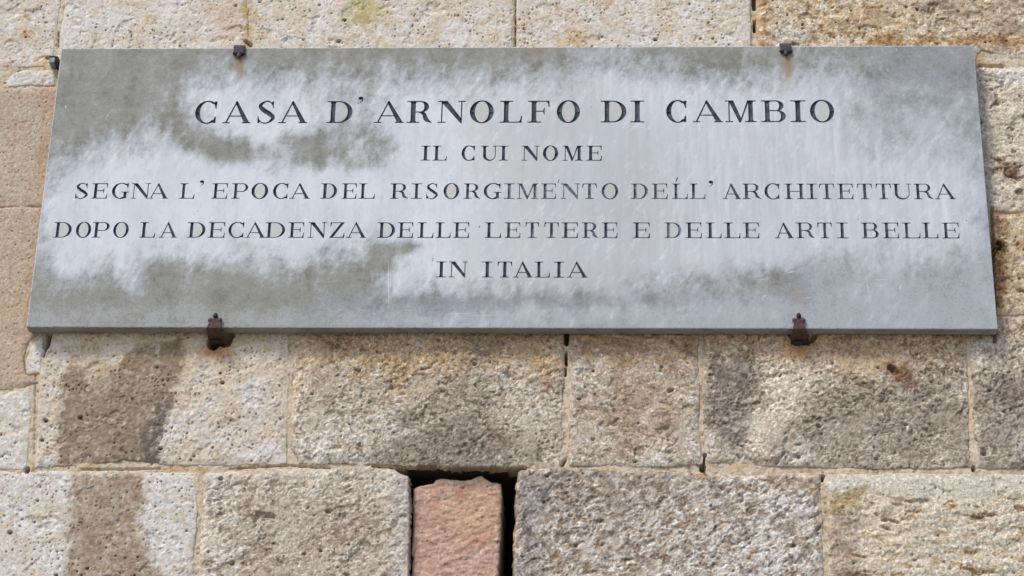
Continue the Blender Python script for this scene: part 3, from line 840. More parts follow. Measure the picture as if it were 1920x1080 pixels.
    if ch == "'":
        return [arc(w * .52, .80, w * .46, .20, w * .46 - .001, .199, 0, 180, 8), arc(w * .52, .80, w * .46, .20, w * .46 - .001, .199, 180, 360, 8),
                ribbon([(w * .86, .80), (w * .80, .50), (w * .10, .15)], [w * .24, w * .22, .02], 8)]
    if ch == '/':
        return [[(0, 0), (w * .4, .0), (w, 1), (w * .6, 1)]]
    return []

# rows: (x, top, base) at the left end, the same at the right end, stroke weights, letters with left and right limits
ROWS = [
    ((385, 190, 231.3), (1540, 188, 228.8), .185, .050, "C366-407 A418-471 S482-517 A523-577 D613-661 A702-758 R763-811 N821-872.5 O881-926 L937.5-979 F989.5-1031 O1044-1087.5 D1126.5-1174.7 I1182-1208 C1249-1288 A1298.5-1354.7 M1360-1418 B1427-1473 I1481.5-1510.7 O1518.7-1564"),
    ((790, 273.3, 301), (1128, 273.3, 301.3), .175, .052, "I789-807 L811-838 C865.5-891 U901-933 I935.6-952.7 N978-1011.6 O1018-1046.6 M1055-1093 E1099.6-1128.5"),
    ((150, 343.5, 372.3), (1770, 344.5, 373.5), .165, .050, "S141-166.3 E172-202 G210-241 N246-282 A279-316 L337-365.5 E397-427 P434.6-465 O471.5-503 C512-540.5 A544-581.5 D601.5-632 E640.5-669 L673-703.3 R732-766 I771-791 S798.5-822 O831.7-861 R869.5-901 G907-939 I945-964.6 M969-1010 E1014.5-1043 N1051.6-1088 T1091.5-1119.3 O1127.8-1159.5 D1182.8-1215 E1221.8-1252 L1260-1289.5 L1293-1322.6 A1354.8-1389.3 R1392-1427.6 C1433.3-1462 H1471-1509.5 I1512-1532 T1536-1565 E1569.8-1600 T1607-1635.8 T1642-1671.3 U1673-1709 R1713.6-1750 A1752-1790.8"),
    ((117, 416.5, 445.4), (1780, 417.5, 447), .165, .050, "D101-134.5 O142.4-171 P173-205 O212.3-241.5 L262.5-291.7 A298.7-333 D351.4-385.4 E390-422 C428.3-457.9 A460-498 D497.6-534.7 E540.4-570.3 N577.6-612.5 Z618-646.5 A649.7-687 D707.8-740.7 E745.3-775 L783-813 L817.5-845.3 E849.6-880 L909-940 E946.4-976 T985-1011 T1020.4-1048 E1053-1084 R1091-1122.5 E1128.4-1158 E1187-1218.7 D1246-1277.6 E1285-1316 L1323.7-1353 L1358-1388.3 E1393-1423.6 A1452.8-1488 R1492.8-1528 T1532.7-1560.4 I1568-1590 B1614.8-1647.3 E1655-1685.4 L1692.5-1725.4 L1729.4-1759 E1766-1798.5"),
    ((827, 490.3, 520), (1090, 490.8, 520.6), .180, .050, "I818-837 N841.3-876.7 I903.7-923.7 T932.8-960.3 A962.5-999 L1002.5-1031.3 I1038.3-1057.8 A1063-1101.7"),
]
MARKS = [("'", 671, 681.5, 181, 197, 0.0), ("'", 374, 382.5, 338, 351, 0.0), ("'", 1328.4, 1337, 338.5, 353, .1),
         ('/', 1045.5, 1049, 336.5, 343, .35), ('/', 1266.5, 1271.5, 332.5, 340.5, .2), ('/', 897, 901, 423, 427, .2), ('/', 810, 813, 484, 489, .3)]

import re as _re
letters = []       # (character, list of polygons in mm, wear)
counters = []      # soiled counters of the round letters
rl = random.Random(3)
for ri, ((xa, ta, ba), (xb, tb, bb), S_, T_, txt) in enumerate(ROWS):
    for tok in txt.split():
        ch = tok[0]; l, r = map(float, tok[1:].split('-'))
        f = ((l + r) / 2 - xa) / (xb - xa); top = ta + (tb - ta) * f; base = ba + (bb - ba) * f
        X0, _ = on_wall(l, (top + base) / 2, 0.0); X1, _ = on_wall(r, (top + base) / 2, 0.0)
        _, Zt = on_wall((l + r) / 2, top, 0.0); _, Zb = on_wall((l + r) / 2, base, 0.0)
        H = float(Zt - Zb) * 1000; w = float(X1 - X0) * 1000 / H
        k = rl.uniform(.94, 1.06)
        polys = [[(float(X0) * 1000 + px * H, float(Zb) * 1000 + py * H) for px, py in pl] for pl in glyph(ch, w, S_ * k, T_)]
        cxp = (l + r) / 2
        wear = .12
        if ri == 2: wear = .22 + .30 * math.exp(-((cxp - 1090) / 170) ** 2) + (.12 if cxp > 1150 else 0)
        if ri == 3: wear = .16 + .26 * math.exp(-((cxp - 1060) / 150) ** 2) + (.32 if 1240 < cxp < 1280 else 0) + (.10 if cxp > 1240 else 0)
        if ri == 1: wear = .18
        wear += rl.uniform(-.05, .07)
        letters.append((ch, polys, wear))
        if ch in 'OD':
            cx = w / 2 if ch == 'O' else w * .46
            rx = (w / 2 - S_ * .95) if ch == 'O' else w - w * .46 - S_ * .95
            pts = [(float(X0) * 1000 + (cx + rx * math.cos(a)) * H, float(Zb) * 1000 + (.5 + .43 * math.sin(a)) * H) for a in [2 * math.pi * i / 20 for i in range(20)]]
            counters.append(pts)
for ch, l, r, t_, b_, wear in MARKS:
    X0, _ = on_wall(l, (t_ + b_) / 2, 0.0); X1, _ = on_wall(r, (t_ + b_) / 2, 0.0)
    _, Zt = on_wall((l + r) / 2, t_, 0.0); _, Zb = on_wall((l + r) / 2, b_, 0.0)
    H = float(Zt - Zb) * 1000; w = float(X1 - X0) * 1000 / H
    letters.append((ch, [[(float(X0) * 1000 + px * H, float(Zb) * 1000 + py * H) for px, py in pl] for pl in glyph(ch, w, .2, .05)], wear))

# scratches and chips, each a sliver of bared stone: (x0, y0, x1, y1, width) in picture points
SCR = [(728, 482, 729, 582, 1.6), (733, 500, 732, 560, 1.0), (1205, 385, 1212, 412, 1.6), (1190, 386, 1206, 402, .9), (1148, 462, 1158, 478, 1.0),
       (960, 284, 963, 304, 1.0), (1180, 170, 1183, 215, 1.3), (1183, 205, 1184, 222, 2.2), (1255, 515, 1276, 511, 1.3), (196, 225, 207, 210, 1.0), (198, 222, 204, 226, .9),
       (122, 204, 124, 196, 2.0), (1147, 592, 1148, 598, 2.2), (1147, 600, 1148, 606, 1.0), (1686, 545, 1690, 532, 2.4), (1474, 512, 1492, 508, 2.0), (1630, 525, 1668, 524, .8),
       (1434, 552, 1434, 558, 2.6), (1296, 506, 1330, 500, .8), (1826, 492, 1848, 490, 1.3), (1352, 572, 1366, 562, .8), (1612, 255, 1613, 262, 2.0), (1410, 524, 1450, 525, .7),
       (1455, 298, 1458, 304, 2.0), (195, 482, 191, 492, 1.5), (96, 534, 98, 536, 2.6), (114, 290, 112, 302, 1.4), (151, 322, 165, 308, 1.0), (700, 586, 703, 592, 1.8), (1268, 590, 1276, 604, .8),
       (1500, 560, 1530, 556, .7), (1680, 90, 1682, 96, 1.6), (746, 124, 748, 126, 1.8), (1624, 528, 1630, 552, 1.2), (870, 592, 950, 590, .7), (820, 590, 905, 586, .8)]
DOTS = [(805, 529, 1.8), (844, 329, 1.2), (1812, 413, 2.0), (1697, 328, 1.6), (1700, 322, 1.2), (95, 449, 1.6), (371, 396, 1.4), (1562, 330, 1.5), (1340, 314, 1.2), (1460, 482, 1.2), (1105, 504, 1.2),
        (1609, 411, 1.6), (1108, 201, 1.4), (1580, 229, 1.0), (1832, 380, 1.4), (1198, 310, 1.2), (1233, 322, 1.0), (620, 340, 1.0), (340, 470, 1.0)]
scr_polys, dot_polys = [], []
for x0, y0, x1, y1, wd in SCR:
    a = np.array([float(q) for q in on_wall(x0, y0, 0.0)]) * 1000; b = np.array([float(q) for q in on_wall(x1, y1, 0.0)]) * 1000
    d = (b - a) / (np.linalg.norm(b - a) + 1e-9); n_ = np.array([-d[1], d[0]]) * wd * .6
    m = (a + b) / 2 + n_ * rl.uniform(-.8, .8)
    scr_polys.append([tuple(a), tuple(m - n_), tuple(b), tuple(m + n_)])
for x0, y0, r in DOTS:
    a = np.array([float(q) for q in on_wall(x0, y0, 0.0)]) * 1000
    dot_polys.append([(a[0] + r * .7 * math.cos(k), a[1] + r * rl.uniform(.6, 1.2) * math.sin(k)) for k in [i * 1.0472 for i in range(6)]])

BEV = 2.2
hw, hh_ = PL_W * 500 - BEV, PL_H * 500 - BEV
pts2, faces2, tag2 = [], [], []
def add_poly(poly, tg):
    n0 = len(pts2); pts2.extend(poly); faces2.append(list(range(n0, n0 + len(poly)))); tag2.append(tg)
for li, (ch, polys, wear) in enumerate(letters):
    for pl in polys:
        ar = sum(pl[i][0] * pl[(i + 1) % len(pl)][1] - pl[(i + 1) % len(pl)][0] * pl[i][1] for i in range(len(pl)))
        add_poly(pl if ar > 0 else pl[::-1], li)
NL = len(letters)
for pl in counters: add_poly(pl, NL)
for pl in scr_polys: 
    ar = sum(pl[i][0] * pl[(i + 1) % 4][1] - pl[(i + 1) % 4][0] * pl[i][1] for i in range(4))
    add_poly(pl if ar > 0 else pl[::-1], NL + 1)
for pl in dot_polys: add_poly(pl, NL + 2)
rg = np.random.RandomState(8)
for li, (ch, polys, wear) in enumerate(letters):
    allp = np.array([p for pl in polys for p in pl]); lo = allp.min(0); hi = allp.max(0)
    gx_, gy_ = np.meshgrid(np.arange(lo[0], hi[0], 1.7), np.arange(lo[1], hi[1], 1.7))
    gx_ = gx_.ravel() + rg.uniform(-.35, .35, gx_.size); gy_ = gy_.ravel() + rg.uniform(-.35, .35, gy_.size)
    inn = np.full(gx_.shape, -9.0)
    for pl in polys: inn = np.maximum(inn, poly_sd(gx_, gy_, pl))
    for a, b_ in zip(gx_[inn > .45], gy_[inn > .45]): pts2.append((a, b_))
GS = 6.0
nxg, nzg = int(2 * hw / GS) + 1, int(2 * hh_ / GS) + 1
gx = np.linspace(-hw, hw, nxg); gz = np.linspace(-hh_, hh_, nzg)
rs = np.random.RandomState(4)
per = []
for i, a in enumerate(gx):
    for j, b in enumerate(gz):
        bd = i in (0, nxg - 1) or j in (0, nzg - 1)
        pts2.append((a, b) if bd else (a + rs.uniform(-1.2, 1.2), b + rs.uniform(-1.2, 1.2)))
res = geometry.delaunay_2d_cdt([Vector(p) for p in pts2], [], faces2, 0, 1e-4, True)
cv2 = np.array([(p.x, p.y) for p in res[0]]); cf2 = res[2]; of2 = res[5]
owner = np.full(len(cf2), -1); extra_tag = np.zeros(len(cf2), int)
for i, q in enumerate(of2):
    for k in q:
        tg = tag2[k]
        if tg < NL: owner[i] = tg
        else: extra_tag[i] = max(extra_tag[i], tg - NL + 1)
tri = np.array([list(q) for q in cf2], int)
# make every triangle wind the same way
a_ = cv2[tri[:, 1]] - cv2[tri[:, 0]]; b_ = cv2[tri[:, 2]] - cv2[tri[:, 0]]
flip = (a_[:, 0] * b_[:, 1] - a_[:, 1] * b_[:, 0]) < 0
tri[flip] = tri[flip][:, ::-1]
print('tablet triangulation', len(cv2), len(tri), 'lettered', int((owner >= 0).sum()))

# ------------------------------------------------------------------ marble with its grey crust and cleaned areas
CLEAN = [
    # main cleaned area
    [(362, 168), (385, 150), (430, 152), (470, 148), (500, 162), (540, 156), (575, 166), (640, 158), (690, 168), (720, 158), (780, 158), (840, 156), (880, 162), (930, 158), (990, 155), (1060, 150),
     (1090, 138), (1105, 118), (1130, 110), (1160, 112), (1180, 128), (1210, 138), (1260, 142), (1300, 152), (1340, 160), (1380, 154), (1430, 152), (1470, 140), (1490, 134), (1530, 134), (1572, 142),
     (1592, 170), (1598, 220), (1620, 256), (1665, 285), (1700, 268), (1745, 256), (1775, 268), (1800, 290), (1850, 302), (1850, 470), (1800, 480), (1750, 492), (1700, 510), (1680, 520), (1640, 492),
     (1560, 492), (1500, 500), (1440, 525), (1300, 545), (1180, 560), (1000, 552), (900, 548), (800, 545), (733, 552), (729, 484), (760, 466), (700, 462), (655, 470), (620, 472), (570, 496), (520, 492), (470, 484), (430, 482),
     (380, 490), (330, 478), (290, 474), (262, 492), (246, 528), (225, 522), (205, 492), (175, 505), (150, 520), (120, 524), (98, 506), (84, 470), (80, 430), (82, 380), (86, 345), (104, 316), (150, 306),
     (190, 288), (240, 272), (290, 262), (350, 258), (372, 242), (360, 205)],
]
DARK = [  # crust left standing inside it: outline, strength, blur
    ([(385, 262), (440, 252), (500, 256), (545, 240), (600, 238), (640, 262), (652, 300), (600, 326), (540, 330), (480, 318), (430, 322), (385, 310)], .46, 24),
    ([(370, 240), (560, 225), (760, 215), (770, 300), (640, 335), (400, 330)], .24, 34),
    ([(610, 250), (680, 226), (735, 250), (760, 285), (720, 320), (650, 326)], .55, 18),
    ([(540, 256), (600, 250), (615, 290), (600, 312), (550, 306)], .35, 12),
    ([(400, 268), (460, 262), (470, 300), (420, 306)], .35, 12),
    ([(320, 246), (372, 242), (410, 262), (400, 300), (330, 286)], .25, 12),
    ([(600, 180), (700, 170), (690, 236), (640, 246), (590, 228)], .22, 18),
    ([(740, 560), (900, 553), (1100, 556), (1240, 560), (1230, 572), (1000, 572), (900, 578), (740, 590)], .30, 9),
    ([(700, 462), (790, 458), (770, 470), (735, 480), (729, 500), (700, 500)], .7, 9),
    ([(1170, 500), (1440, 505), (1440, 560), (1200, 548)], .18, 26),
    ([(1455, 510), (1500, 500), (1600, 492), (1590, 520), (1500, 560), (1450, 560)], .40, 16),
    ([(1690, 510), (1780, 486), (1860, 440), (1866, 520), (1800, 600), (1690, 560)], .22, 22),
    ([(1820, 300), (1862, 300), (1866, 440), (1830, 440)], .12, 10),
]
def tablet_fields(x, z):
    u, v = to_px(x, z, 0.0)
    cl = np.full(x.shape, -1e9)
    for p in CLEAN: cl = np.maximum(cl, poly_sd(u, v, p))
    blur = 42 + 25 * sstep(1540, 1640, u) - 14 * sstep(430, 500, v) * sstep(700, 600, u)
    clean = np.clip(.5 + .5 * cl / blur, -1.2, 1.5)
    clean += .04
    clean = np.where(clean < .42, clean + (.36 - clean) * .6 * np.clip(sstep(745, 800, u) * sstep(500, 556, v) * (1 - .45 * blob(u, v, 1540, 520, 90, 34)), 0, 1), clean)
    clean = np.where(clean < .30, clean + (.24 - clean) * .5 * sstep(1585, 1650, u) * sstep(120, 190, v), clean)
    for p, k, b in DARK:
        clean -= (1.35 * k) * sstep(-b * 1.6, b * 1.6, poly_sd(u, v, p)) * 1.2
    warm = soft(u, v, [(880, 190), (1110, 170), (1250, 260), (1260, 430), (1200, 560), (900, 560), (860, 470), (930, 400), (880, 300)], 60) * .9
    warm = np.maximum(warm, .6 * blob(u, v, 1330, 560, 190, 50))
    # how grey the uncleaned crust is: olive and dark top left, bluish and lighter at the right and along the foot
    blue = sstep(500, 760, u) * sstep(520, 585, v) + sstep(1430, 1560, u) * sstep(130, 200, v)
    blue = np.clip(blue + .7 * sstep(1560, 1700, u), 0, 1)
    light = .55 * sstep(560, 596, v) + .62 * sstep(1420, 1560, u) * sstep(150, 230, v) + .30 * sstep(700, 1000, u) * sstep(540, 600, v) + .2 * sstep(1240, 1420, u) * sstep(480, 600, v)
    light -= .35 * blob(u, v, 1580, 300, 260, 18) * 0 + .30 * blob(u, v, 1490, 520, 70, 26) + .22 * blob(u, v, 1810, 262, 46, 26) + .28 * blob(u, v, 1300, 118, 170, 22) + .25 * blob(u, v, 900, 150, 80, 16)
    light += .25 * blob(u, v, 1640, 560, 60, 30)
    rust = 1.5 * blob(u, v, 449, 122, 7.5, 24) * (v > 100) + 1.5 * blob(u, v, 1478, 120, 8, 22) * (v > 98) + .35 * blob(u, v, 1477, 150, 6, 26) + .5 * blob(u, v, 1010, 98, 22, 6) + .4 * blob(u, v, 628, 100, 20, 6) + .3 * blob(u, v, 1495, 560, 20, 24)
    dull = .55 * sstep(900, 1150, u) * (1 - .35 * blob(u, v, 1760, 370, 140, 70)) * (1 - .5 * blob(u, v, 1300, 190, 250, 50)) + .35 * blob(u, v, 150, 380, 30, 60) + .3 * blob(u, v, 640, 420, 120, 30)
    dull = np.clip(dull + .3 * sstep(470, 540, v), 0, 1)
    return clean, warm, blue, np.clip(light, -1, 1), np.clip(rust, 0, 1), dull

m, nt, b = new_mat('weathered_marble'); M_MARBLE = m
A = {k: nd(nt, 'ShaderNodeAttribute', attribute_name=k).outputs['Fac'] for k in ('clean', 'warm', 'blue', 'light', 'rust', 'mark', 'dull')}
co_ = nd(nt, 'ShaderNodeTexCoord').outputs['Object']
n_streak = noise(nt, 9, 6, 0.68, co_, (3.4, 1, 1.1))       # tall drips
n_blot = noise(nt, 16, 6, 0.66, co_)
n_diag = noise(nt, 22, 5, 0.65, co_, (1.6, 1, .9))
n_spk = noise(nt, 230, 3, 0.75, co_)
n_gr = noise(nt, 620, 3, 0.7, co_)
n_wisp = noise(nt, 26, 6, 0.72, co_, (2.4, 1, .8), -.55)
n_med = noise(nt, 75, 4, 0.72, co_)
cen = lambda n, k: mth(nt, 'MULTIPLY', mth(nt, 'SUBTRACT', n, .5), k)
ed = mth(nt, 'ADD', cen(n_streak, 1.7), cen(n_blot, 2.2))
ed = mth(nt, 'ADD', ed, cen(n_wisp, 2.2))
ed = mth(nt, 'ADD', ed, cen(n_med, 1.1))
ed = mth(nt, 'ADD', ed, cen(n_spk, 1.3))
ed = mth(nt, 'ADD', ed, cen(n_gr, .8))
f_clean = mth(nt, 'ADD', A['clean'], mth(nt, 'MULTIPLY', ed, .60))
f_clean = rng(nt, f_clean, -.12, 1.08)
crust = mixc(nt, (0.272, 0.270, 0.247), (0.300, 0.312, 0.330), A['blue'])
crust_l = mixc(nt, (0.365, 0.37, 0.362), (0.385, 0.405, 0.435), A['blue'])
crust_d = mixc(nt, (0.198, 0.194, 0.170), (0.225, 0.235, 0.242), A['blue'])
lt = mth(nt, 'ADD', A['light'], cen(n_blot, 3.4))
lt = mth(nt, 'ADD', lt, cen(n_streak, 1.4))
lt = mth(nt, 'ADD', lt, cen(n_med, 2.0))
crust = mixc(nt, crust, crust_l, rng(nt, lt, -.1, .9))
crust = mixc(nt, crust, crust_d, rng(nt, mth(nt, 'MULTIPLY', lt, -1.0), 0.0, .7))
crust = mixc(nt, crust, (0.12, 0.12, 0.11), mth(nt, 'MULTIPLY', rng(nt, n_spk, .50, .68), .50))
crust = mixc(nt, crust, (0.56, 0.57, 0.57), mth(nt, 'MULTIPLY', rng(nt, n_gr, .52, .70), .38))
wht = mixc(nt, (0.68, 0.700, 0.752), (0.560, 0.555, 0.545), A['warm'])
n_lo = noise(nt, 5, 6, 0.65, co_, (2.0, 1, 1.0))
n_drip = noise(nt, 20, 5, 0.65, co_, (3.2, 1, .35))
dl = mth(nt, 'ADD', A['dull'], cen(n_drip, 2.0))
wht = mixc(nt, wht, (0.43, 0.443, 0.468), mth(nt, 'MULTIPLY', rng(nt, dl, -.1, 1.0), .75))
wht = mixc(nt, wht, (0.54, 0.575, 0.63), mth(nt, 'MULTIPLY', rng(nt, n_lo, .44, .62), .55))
wht = mixc(nt, wht, (0.50, 0.52, 0.55), mth(nt, 'MULTIPLY', rng(nt, n_diag, .48, .68), .45))
wht = mixc(nt, wht, (0.76, 0.78, 0.83), mth(nt, 'MULTIPLY', rng(nt, n_wisp, .52, .70), .55))
wht = mixc(nt, wht, (0.36, 0.37, 0.39), mth(nt, 'MULTIPLY', rng(nt, n_spk, .56, .74), .35))
wht = mixc(nt, wht, (0.42, 0.44, 0.47), mth(nt, 'MULTIPLY', rng(nt, n_med, .54, .72), .35))
col = mixc(nt, crust, wht, f_clean)
col = mixc(nt, col, (0.30, 0.215, 0.125), mth(nt, 'MULTIPLY', A['rust'], .85))
is_ct = mth(nt, 'MULTIPLY', mth(nt, 'COMPARE', A['mark'], 1.0, .1), .55)
col = mixc(nt, col, (0.60, 0.61, 0.61), mth(nt, 'MULTIPLY', mth(nt, 'COMPARE', A['mark'], 4.0, .1), .6))  # bevel faces coloured paler: edge highlight painted in, together with worn chips
col = mixc(nt, col, (0.50, 0.475, 0.435), is_ct)
col = mixc(nt, col, (0.70, 0.71, 0.72), mth(nt, 'MULTIPLY', mth(nt, 'COMPARE', A['mark'], 2.0, .1), .75))
col = mixc(nt, col, (0.12, 0.12, 0.13), mth(nt, 'MULTIPLY', mth(nt, 'COMPARE', A['mark'], 3.0, .1), .8))
nt.links.new(col, b.inputs['Base Color'])
b.inputs['Roughness'].default_value = 0.72
b.inputs['Specular IOR Level'].default_value = 0.3
bp = nd(nt, 'ShaderNodeBump'); bp.inputs['Strength'].default_value = 0.35; bp.inputs['Distance'].default_value = 0.0006
nt.links.new(mth(nt, 'ADD', n_spk, n_gr), bp.inputs['Height']); nt.links.new(bp.outputs[0], b.inputs['Normal'])

m, nt, b = new_mat('flaking_black_paint'); M_PAINT = m
wr = nd(nt, 'ShaderNodeAttribute', attribute_name='wear'); wr.attribute_type = 'OBJECT'
co_ = nd(nt, 'ShaderNodeTexCoord').outputs['Object']
n1 = noise(nt, 60, 4, .65, co_); n2 = noise(nt, 320, 4, .7, co_)
fl = mth(nt, 'ADD', wr.outputs['Fac'], mth(nt, 'MULTIPLY', mth(nt, 'SUBTRACT', n1, .5), 1.1))
fl = mth(nt, 'ADD', fl, mth(nt, 'MULTIPLY', mth(nt, 'SUBTRACT', n2, .5), 1.0))
pc = mixc(nt, (0.036, 0.040, 0.062), (0.082, 0.090, 0.130), rng(nt, n1, .35, .65))
pc = mixc(nt, pc, (0.36, 0.37, 0.42), mth(nt, 'MULTIPLY', rng(nt, fl, .25, .85), .75))
nt.links.new(pc, b.inputs['Base Color']); b.inputs['Roughness'].default_value = 0.65; b.inputs['Specular IOR Level'].default_value = .25

tablet = thing('marble_tablet', 'long rectangular grey marble tablet with engraved Italian inscription clamped to the stone wall', 'plaque', (0, 0, 0))

def compact(tris):
    used = np.unique(tris); rm = np.full(len(cv2), -1); rm[used] = np.arange(len(used))
    return used, rm[tris]

# -- slab: face pierced by the letters, arris, sides and back
ft = tri[owner < 0]; mk = extra_tag[owner < 0]
used, ftc = compact(ft)
fx, fz = cv2[used, 0], cv2[used, 1]
onb = (np.abs(np.abs(fx) - hw) < .01) | (np.abs(np.abs(fz) - hh_) < .01)
# border vertices in order
bi = np.where(onb)[0]
def ordk(i):
    a, c_ = fx[i], fz[i]
    if abs(c_ + hh_) < .01 and a < hw - .01: return (0, a)
    if abs(a - hw) < .01 and c_ < hh_ - .01: return (1, c_)
    if abs(c_ - hh_) < .01 and a > -hw + .01: return (2, -a)
    return (3, -c_)
bi = sorted(bi, key=ordk)
V = [(fx[i] / 1000, .00004 * math.sin(fx[i] * .07) , fz[i] / 1000) for i in range(len(fx))]
faces = [tuple(int(q) for q in f) for f in ftc]
marks = [float(q) for q in mk]
def wob(i, k, chip):
    return perlin(np.array([fx[i] * .06 + 300]), np.array([fz[i] * .06 + k]), 9)[0] * chip
rings = []
for (grow, dep, chip) in ((BEV * .75, .0007, .0), (BEV, .0022, .8), (BEV, PL_T, .0)):
    r = []
    for i in bi:
        sx = (fx[i] / hw) if abs(abs(fx[i]) - hw) < .01 else 0; sz = (fz[i] / hh_) if abs(abs(fz[i]) - hh_) < .01 else 0
        g_ = grow - max(0.0, wob(i, 5, 2.6) - .35) * chip - (.5 * chip if (fx[i] < -hw + 8 and fz[i] < -hh_ + 8) else 0)
        V.append(((fx[i] + sx * g_) / 1000, dep, (fz[i] + sz * g_) / 1000)); r.append(len(V) - 1)
    rings.append(r)
prev = list(bi)
for r in rings:
    n = len(r)
    for k in range(n):
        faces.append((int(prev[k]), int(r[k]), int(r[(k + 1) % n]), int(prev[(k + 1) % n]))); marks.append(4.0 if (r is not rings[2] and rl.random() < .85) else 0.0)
    prev = r
faces.append(tuple(prev)); marks.append(0.0)
me = bpy.data.meshes.new('slab'); me.from_pydata(V, [], faces); me.update()
Vn = np.array(V)
fields = tablet_fields(Vn[:, 0], Vn[:, 2])
for nm, val in zip(('clean', 'warm', 'blue', 'light', 'rust', 'dull'), fields):
    if nm == 'clean':
        val = np.where(Vn[:, 1] > .002, -.6, val)     # the saw-cut edges were never cleaned
    if nm == 'light':
        val = np.where(Vn[:, 1] > .002, -.1, val)
    a = me.attributes.new(nm, 'FLOAT', 'POINT'); a.data.foreach_set('value', val.astype(np.float32))
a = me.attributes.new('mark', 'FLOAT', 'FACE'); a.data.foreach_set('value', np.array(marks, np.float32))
me.materials.append(M_MARBLE)
so = bpy.data.objects.new('slab', me); C.objects.link(so); so.parent = tablet

# -- letters: each a groove with its own walls and painted bed
DEPTH = .0008
for li, (ch, polys, wear) in enumerate(letters):
    t3 = tri[owner == li]
    if not len(t3): continue
    used, tc = compact(t3)
    n = len(used)
    edges = {}
    for q in tc:
        for k in range(3):
            e = (int(q[k]), int(q[(k + 1) % 3]))
            edges[e] = 1
    bnd = [e for e in edges if (e[1], e[0]) not in edges]
    bset = {i for e in bnd for i in e}
    ea = cv2[used[[e[0] for e in bnd]]]; eb = cv2[used[[e[1] for e in bnd]]]
    pp = cv2[used][:, None, :]; ev = (eb - ea)[None]; wv = pp - ea[None]
    tt = np.clip((wv * ev).sum(-1) / ((ev * ev).sum(-1) + 1e-9), 0, 1)
    dist = np.sqrt((((wv - ev * tt[..., None])) ** 2).sum(-1)).min(1) / 1000
    V = [(cv2[used[i], 0] / 1000, DEPTH + min(.0030, 1.0 * dist[i]), cv2[used[i], 1] / 1000) for i in range(n)]
    top = {}
    for i in bset:
        top[i] = len(V); V.append((cv2[used[i], 0] / 1000, .00002, cv2[used[i], 1] / 1000))
    faces = [tuple(int(q) for q in f) for f in tc] + [(e[1], e[0], top[e[0]], top[e[1]]) for e in bnd]
    me = bpy.data.meshes.new('letter' if ch not in "'/" else 'mark'); me.from_pydata(V, [], faces); me.update()
    me.materials.append(M_PAINT)
    nm = 'letter' if ch.isalpha() else ('apostrophe' if ch == "'" else 'tool_nick')
    o = bpy.data.objects.new(nm, me); C.objects.link(o); o.parent = tablet
    o['wear'] = float(wear)
    if ch.isalpha(): o['label'] = 'engraved capital letter ' + ch

# ------------------------------------------------------------------ iron clamps, bar end and nail
def strap(path, widths, th, cx):
    """a flat iron strap following a side profile; path = (y, z) points, widths = width at each"""
    v, f = [], []
    n = len(path)
    for i, (y, z_) in enumerate(path):
        a = Vector(path[max(i - 1, 0)]); b_ = Vector(path[min(i + 1, n - 1)])
        d = (b_ - a).normalized(); nn = Vector((-d.y, d.x)) * th / 2
        for sx in (-1, 1):
            for sg in (1, -1):
                v.append((cx + sx * widths[i] / 2, y + nn.x * sg, z_ + nn.y * sg))
    for i in range(n - 1):
        a = i * 4; b_ = a + 4
        f += [(a, b_, b_ + 2, a + 2), (a + 1, a + 3, b_ + 3, b_ + 1), (a, a + 1, b_ + 1, b_), (a + 2, b_ + 2, b_ + 3, a + 3)]
    f += [(0, 2, 3, 1), ((n - 1) * 4, (n - 1) * 4 + 1, (n - 1) * 4 + 3, (n - 1) * 4 + 2)]
    return v, f

def lump(cx, cy, cz, rx, ry, rz, seed=0, seg=10, rings_=6):
    v, f = [], []
    rr = random.Random(seed)
    for i in range(rings_ + 1):
        a = math.pi * i / rings_
        for k in range(seg):
            b_ = 2 * math.pi * k / seg; q = 1 + rr.uniform(-.06, .06)
            v.append((cx + rx * math.sin(a) * math.cos(b_) * q, cy + ry * math.sin(a) * math.sin(b_) * q, cz + rz * math.cos(a) * q))
    for i in range(rings_):
        for k in range(seg):
            a = i * seg + k; b_ = i * seg + (k + 1) % seg
            f.append((a, b_, b_ + seg, a + seg))
    return v, f

def px_x(u, v, Y=0.0): return float(on_wall(u, v, Y)[0])
def px_z(u, v, Y=0.0): return float(on_wall(u, v, Y)[1])

def foot_clamp(u, label, rust=True, wide=1.0):
    cx = px_x(u, 613); zb = -PL_H / 2
    zt = px_z(u, 601, -.004)
    t = thing('iron_clamp', label, 'clamp', (cx, 0, zb), 'iron clamps holding the tablet')
    mat = M_IRON_RUST
    L = lambda v: [(a - cx, b_, c_ - zb) for a, b_, c_ in v]
    path = [(-.0035, zt + .004), (-.0040, zb + .016), (-.0050, zb + .004), (-.0060, zb - .004), (-.001, zb - .010), (.014, zb - .013), (.026, zb - .017), (.040, zb - .020), (.075, zb - .021)]
    w = [.020 * wide, .021 * wide, .025 * wide, .030 * wide, .032, .033, .031, .029, .028]
    v, f = strap(path, w, .0050, cx)
    py_mesh('strap', L(v), f, mat, t, .0010)
    # cross bar with drooping ends, and the round knob above it
    v, f = lump(cx - .0095 * wide, -.0045, zt + .0005, .0052, .0036, .0052, 1)
    v2, f2 = lump(cx + .0095 * wide, -.0045, zt + .0005, .0052, .0036, .0052, 2)
    n0 = len(v); v += v2; f += [tuple(i + n0 for i in q) for q in f2]
    py_mesh('cross_bar', L(v), f, M_IRON_DARK, t, smooth=True)
    v, f = lump(cx, -.0045, zt + .0100, .0050, .0042, .0068, 3)
    py_mesh('knob', L(v), f, M_IRON_BLACK, t, smooth=True)
    # rolled heel where the strap turns into the wall
    v, f = lump(cx, .022, zb - .022, .0135, .006, .0045, 4)
    py_mesh('heel', L(v), f, M_IRON_BLACK, t, smooth=True)
    return t

